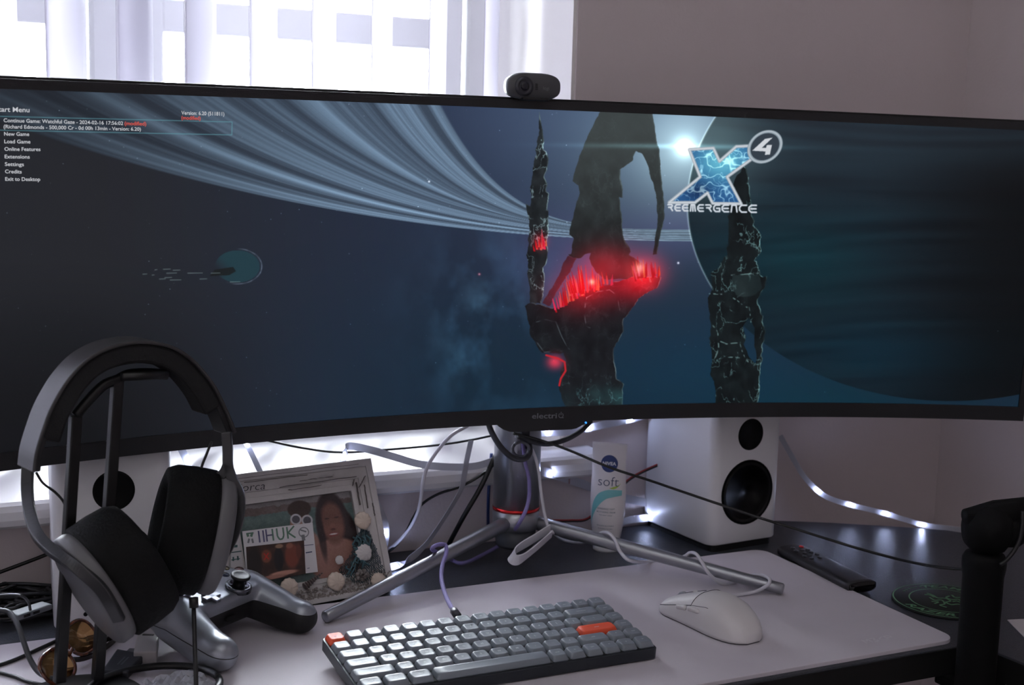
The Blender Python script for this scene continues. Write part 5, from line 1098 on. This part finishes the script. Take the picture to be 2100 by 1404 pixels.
# ------------------------------------------------------------------ clutter at the left
rr = random.Random(11)
b = MB(); c0 = PZ(45, 1262, ZD); P_ = []
for k in range(150):
    a = k*.55+rr.uniform(-.4, .4); r_ = .014+.030*abs(math.sin(k*.13))+rr.uniform(-.004, .004)
    P_.append(c0+V3((r_*math.cos(a)*1.15-.004, r_*math.sin(a)*.85, .0035+.024*(.5+.5*math.sin(k*.37))*(1-r_/.06)+.003*rr.random()+.012*(k/150))))
b.tube(cr(P_, 4), .0022, 7); tag(b.build('cable_tangle', mat('tangle_cable', (30, 31, 34), .35)), 'tangled heap of black cable at the left end of the desk', 'cable')
b = MB(); a0, a1 = PZ(32, 1262, .034), PZ(92, 1242, .034); d = (a1-a0).normalized(); s = V3((-d.y, d.x, 0))
R3 = Matrix((d, s, V3((0, 0, 1)))).transposed(); hub = empty('usb_hub', 'flat grey usb hub with two slots lying on the cable heap', 'usb hub', (a0+a1)/2)
b.box((a0+a1)/2, ((a1-a0).length+.006, .016, .006), R3); at_root(hub, b.build('body', mat('hub_plastic', (104, 108, 116), .45), hub, bevel=.0015))
b = MB()
for t in (.2, .52): b.box(a0.lerp(a1, t)+s*-.0078, (.0075, .001, .0028), R3)
at_root(hub, b.build('port', M_cone, hub)) if False else None
at_root(hub, b.build('ports', mat('port_black', (4, 4, 5), .6), hub))
cable('thick_lead', 'thick dark cable curving from the left edge down to the headphone stand base', [PZ(-30, 1252, .052), PZ(0, 1251, .052), PZ(22, 1258, .05), PZ(38, 1285, .042), PZ(50, 1320, .03), PZ(62, 1352, .018), PZ(80, 1378, .01), PZ(108, 1392, .008)], .0026, mat('lead_grey', (58, 60, 64), .35))
cable('desk_lead', 'thin black cable crossing the mat from the left edge under the posts', [PZ(-30, 1372, .002), PZ(30, 1352, .002), PZ(75, 1332, .002), PZ(118, 1312, .002), PZ(140, 1300, .003)], .0018, M_cable)
cable('desk_lead', 'thin black cable along the lower left corner of the picture', [PZ(-30, 1372, .0022), PZ(25, 1385, .0022), PZ(60, 1398, .0022), PZ(110, 1408, .0022)], .0018, M_cable)
cable('thin_lead', 'thin grey cable arching over the cable heap at the left', [PZ(-20, 1223, .055), PZ(20, 1219, .06), PZ(45, 1222, .06), PZ(58, 1234, .05), PZ(62, 1250, .04)], .0014, mat('lead_grey', (58, 60, 64), .35))
# amber sunglasses
g0 = PZ(150, 1362, .001); sg = empty('sunglasses', 'tortoiseshell sunglasses with amber lenses behind the headphone stand posts', 'sunglasses', g0)
M_tort = mat('tortoiseshell', (84, 42, 24), .12, var=.7, vs=160, coat=.5); M_lens = mat('amber_lens', (206, 160, 104), .05, trans=.85)
for cx, cy, z in ((118, 1366, .014), (166, 1306, .022)):
    c = PZ(cx, cy, z); ax = V3((.55, -.55, .62)).normalized(); u = V3((.62, .75, .1)); u = (u-ax*u.dot(ax)).normalized(); w = ax.cross(u)
    ring = [c+u*.020*math.copysign(abs(math.cos(a))**.8, math.cos(a))+w*.016*math.copysign(abs(math.sin(a))**.8, math.sin(a)) for a in [2*math.pi*k/30 for k in range(31)]]
    b = MB(); b.tube(ring, .0019, 8); at_root(sg, b.build('rim', M_tort, sg))
    b = MB(); b.rings([[p+ax*.0005 for p in ring[:-1]], [p-ax*.0005 for p in ring[:-1]]]); at_root(sg, b.build('lens', M_lens, sg))
b = MB(); b.tube([PZ(142, 1340, .022), PZ(146, 1334, .024), PZ(150, 1330, .026)], .0022, 8); at_root(sg, b.build('bridge', M_tort, sg))
for P_ in ([PZ(148, 1352, .008), PZ(170, 1350, .006), PZ(200, 1338, .004), PZ(228, 1318, .004), PZ(248, 1298, .003)], [PZ(178, 1318, .010), PZ(205, 1316, .008), PZ(235, 1302, .006), PZ(262, 1282, .004)]):
    b = MB(); b.tube(cr(P_, 5), 0, flat=(.0024, .0014), up=V3((0, 0, 1))); at_root(sg, b.build('temple', mat('temple_dark', (34, 26, 24), .2), sg, bevel=.0005))
def smallbox(name, label, cat, P4, h, M, bev=.0015):
    b = MB(); b.prism([(p.x-P4[0].x, p.y-P4[0].y) for p in P4], .0, h); root = empty(name, label, cat, P4[0]); b.build('body', M, root, bevel=bev); return root
q = [PZ(x, y, 0) for x, y in ((274, 1362), (322, 1360), (326, 1322), (282, 1320))]
wb = smallbox('usb_adapter', 'small white adapter with a dark slot behind the black dongle', 'adapter', q, .012, mat('adapter_white', (190, 186, 186), .4))
b = MB(); c = (q[2]+q[3])/2-q[0]; b.box((c.x-.001, c.y-.006, .0121), (.011, .0035, .0006), Matrix.Rotation(math.atan2((q[2]-q[3]).y, (q[2]-q[3]).x), 3, 'Z')); b.build('slot', mat('slot_grey', (60, 58, 60), .5), wb)
q = [PZ(x, y, .004) for x, y in ((208, 1383), (262, 1385), (297, 1348), (240, 1337))]; q = [V3((p.x, p.y, 0)) for p in q]
db = smallbox('black_dongle', 'black receiver dongle with two lines of faint white lettering in front of the adapter', 'dongle', q, .008, mat('dongle_black', (38, 40, 46), .4))
b = MB(); d1 = (q[2]-q[1]).normalized(); d2 = V3((-d1.y, d1.x, 0)); cen_ = (q[0]+q[1]+q[2]+q[3])/4-q[0]
for k, off in enumerate((.0015, -.002)):
    text_on(b, 'WIRELESS' if k == 0 else 'RECEIVER', frame_fn(V3((cen_.x, cen_.y, .0082))+d2*off-d1*.010, d1, d2), w=.020, h=.0018) if False else None
    for j in range(7): c = V3((cen_.x, cen_.y, .0082))+d2*off+d1*(j-3)*.0028; b.box(c, (.0019, .0012, .0002), Matrix((d1, d2, V3((0, 0, 1)))).transposed())
b.build('lettering', mat('faint_print', (110, 112, 118), .5), db)
b = MB(); d3 = d1; c = (q[2]+q[3])/2-q[0]; b.box((c.x+d1.x*.005, c.y+d1.y*.005, .0042), (.012, .011, .0045), Matrix((d1, d2, V3((0, 0, 1)))).transposed()); b.build('usb_plug', mat('plug_metal', (150, 150, 155), .3, metal=.9), db)
# crumpled clear wrapper at the bottom edge
b = MB(); n = 12; vs = []; a0 = PZ(322, 1404, .001); ux = V3((.95, .3, 0)); uy = V3((-.3, .95, 0)); rr = random.Random(8)
hts = [[.001+.006*rr.random() for _ in range(n)] for _ in range(n)]
v = [a0+ux*(-.012+.052*i/(n-1))+uy*(-.04+.046*j/(n-1))+V3((0, 0, hts[i][j])) for i in range(n) for j in range(n)]
b.add(v, [(i*n+j, i*n+j+1, i*n+n+j+1, i*n+n+j) for i in range(n-1) for j in range(n-1)]); o = b.build('clear_wrapper', mat('cellophane', (214, 218, 226), .2, alpha=.45)); tag(o, 'crumpled clear wrapper on the mat below the game controller', 'wrapper')
sd = o.modifiers.new('thick', 'SOLIDIFY'); sd.thickness = .0003
# faint maker print on the mat corner
b = MB(); a_ = PZ(1778, 1318, .0002); c_ = PZ(1838, 1308, .0002); ex_ = (c_-a_).normalized(); ey_ = V3((-ex_.y, ex_.x, 0))
for x0, P_ in ((0, [(0, 0), (0, 1), (.5, .5), (1, 1), (1, 0)]), (1.3, [(0, 1), (1, 1), (.4, .45), (1, .3), (.6, 0), (0, 0)]), (2.6, [(1, 1), (0, .5), (1, 0)]), (3.9, [(0, 0), (0, 1), (1, 1), (1, .5), (0, .5)])):
    for (u0, v0), (u1, v1) in zip(P_[:-1], P_[1:]):
        p, q_ = a_+ex_*(x0+u0)*.0075+ey_*v0*.009, a_+ex_*(x0+u1)*.0075+ey_*v1*.009; d = (q_-p).normalized(); nn = V3((-d.y, d.x, 0))*.0009; b.add([p+nn, p-nn, q_-nn, q_+nn], [(0, 1, 2, 3)])
o = b.build('maker_print', mat('mat_print', (224, 220, 226), .7), dm)
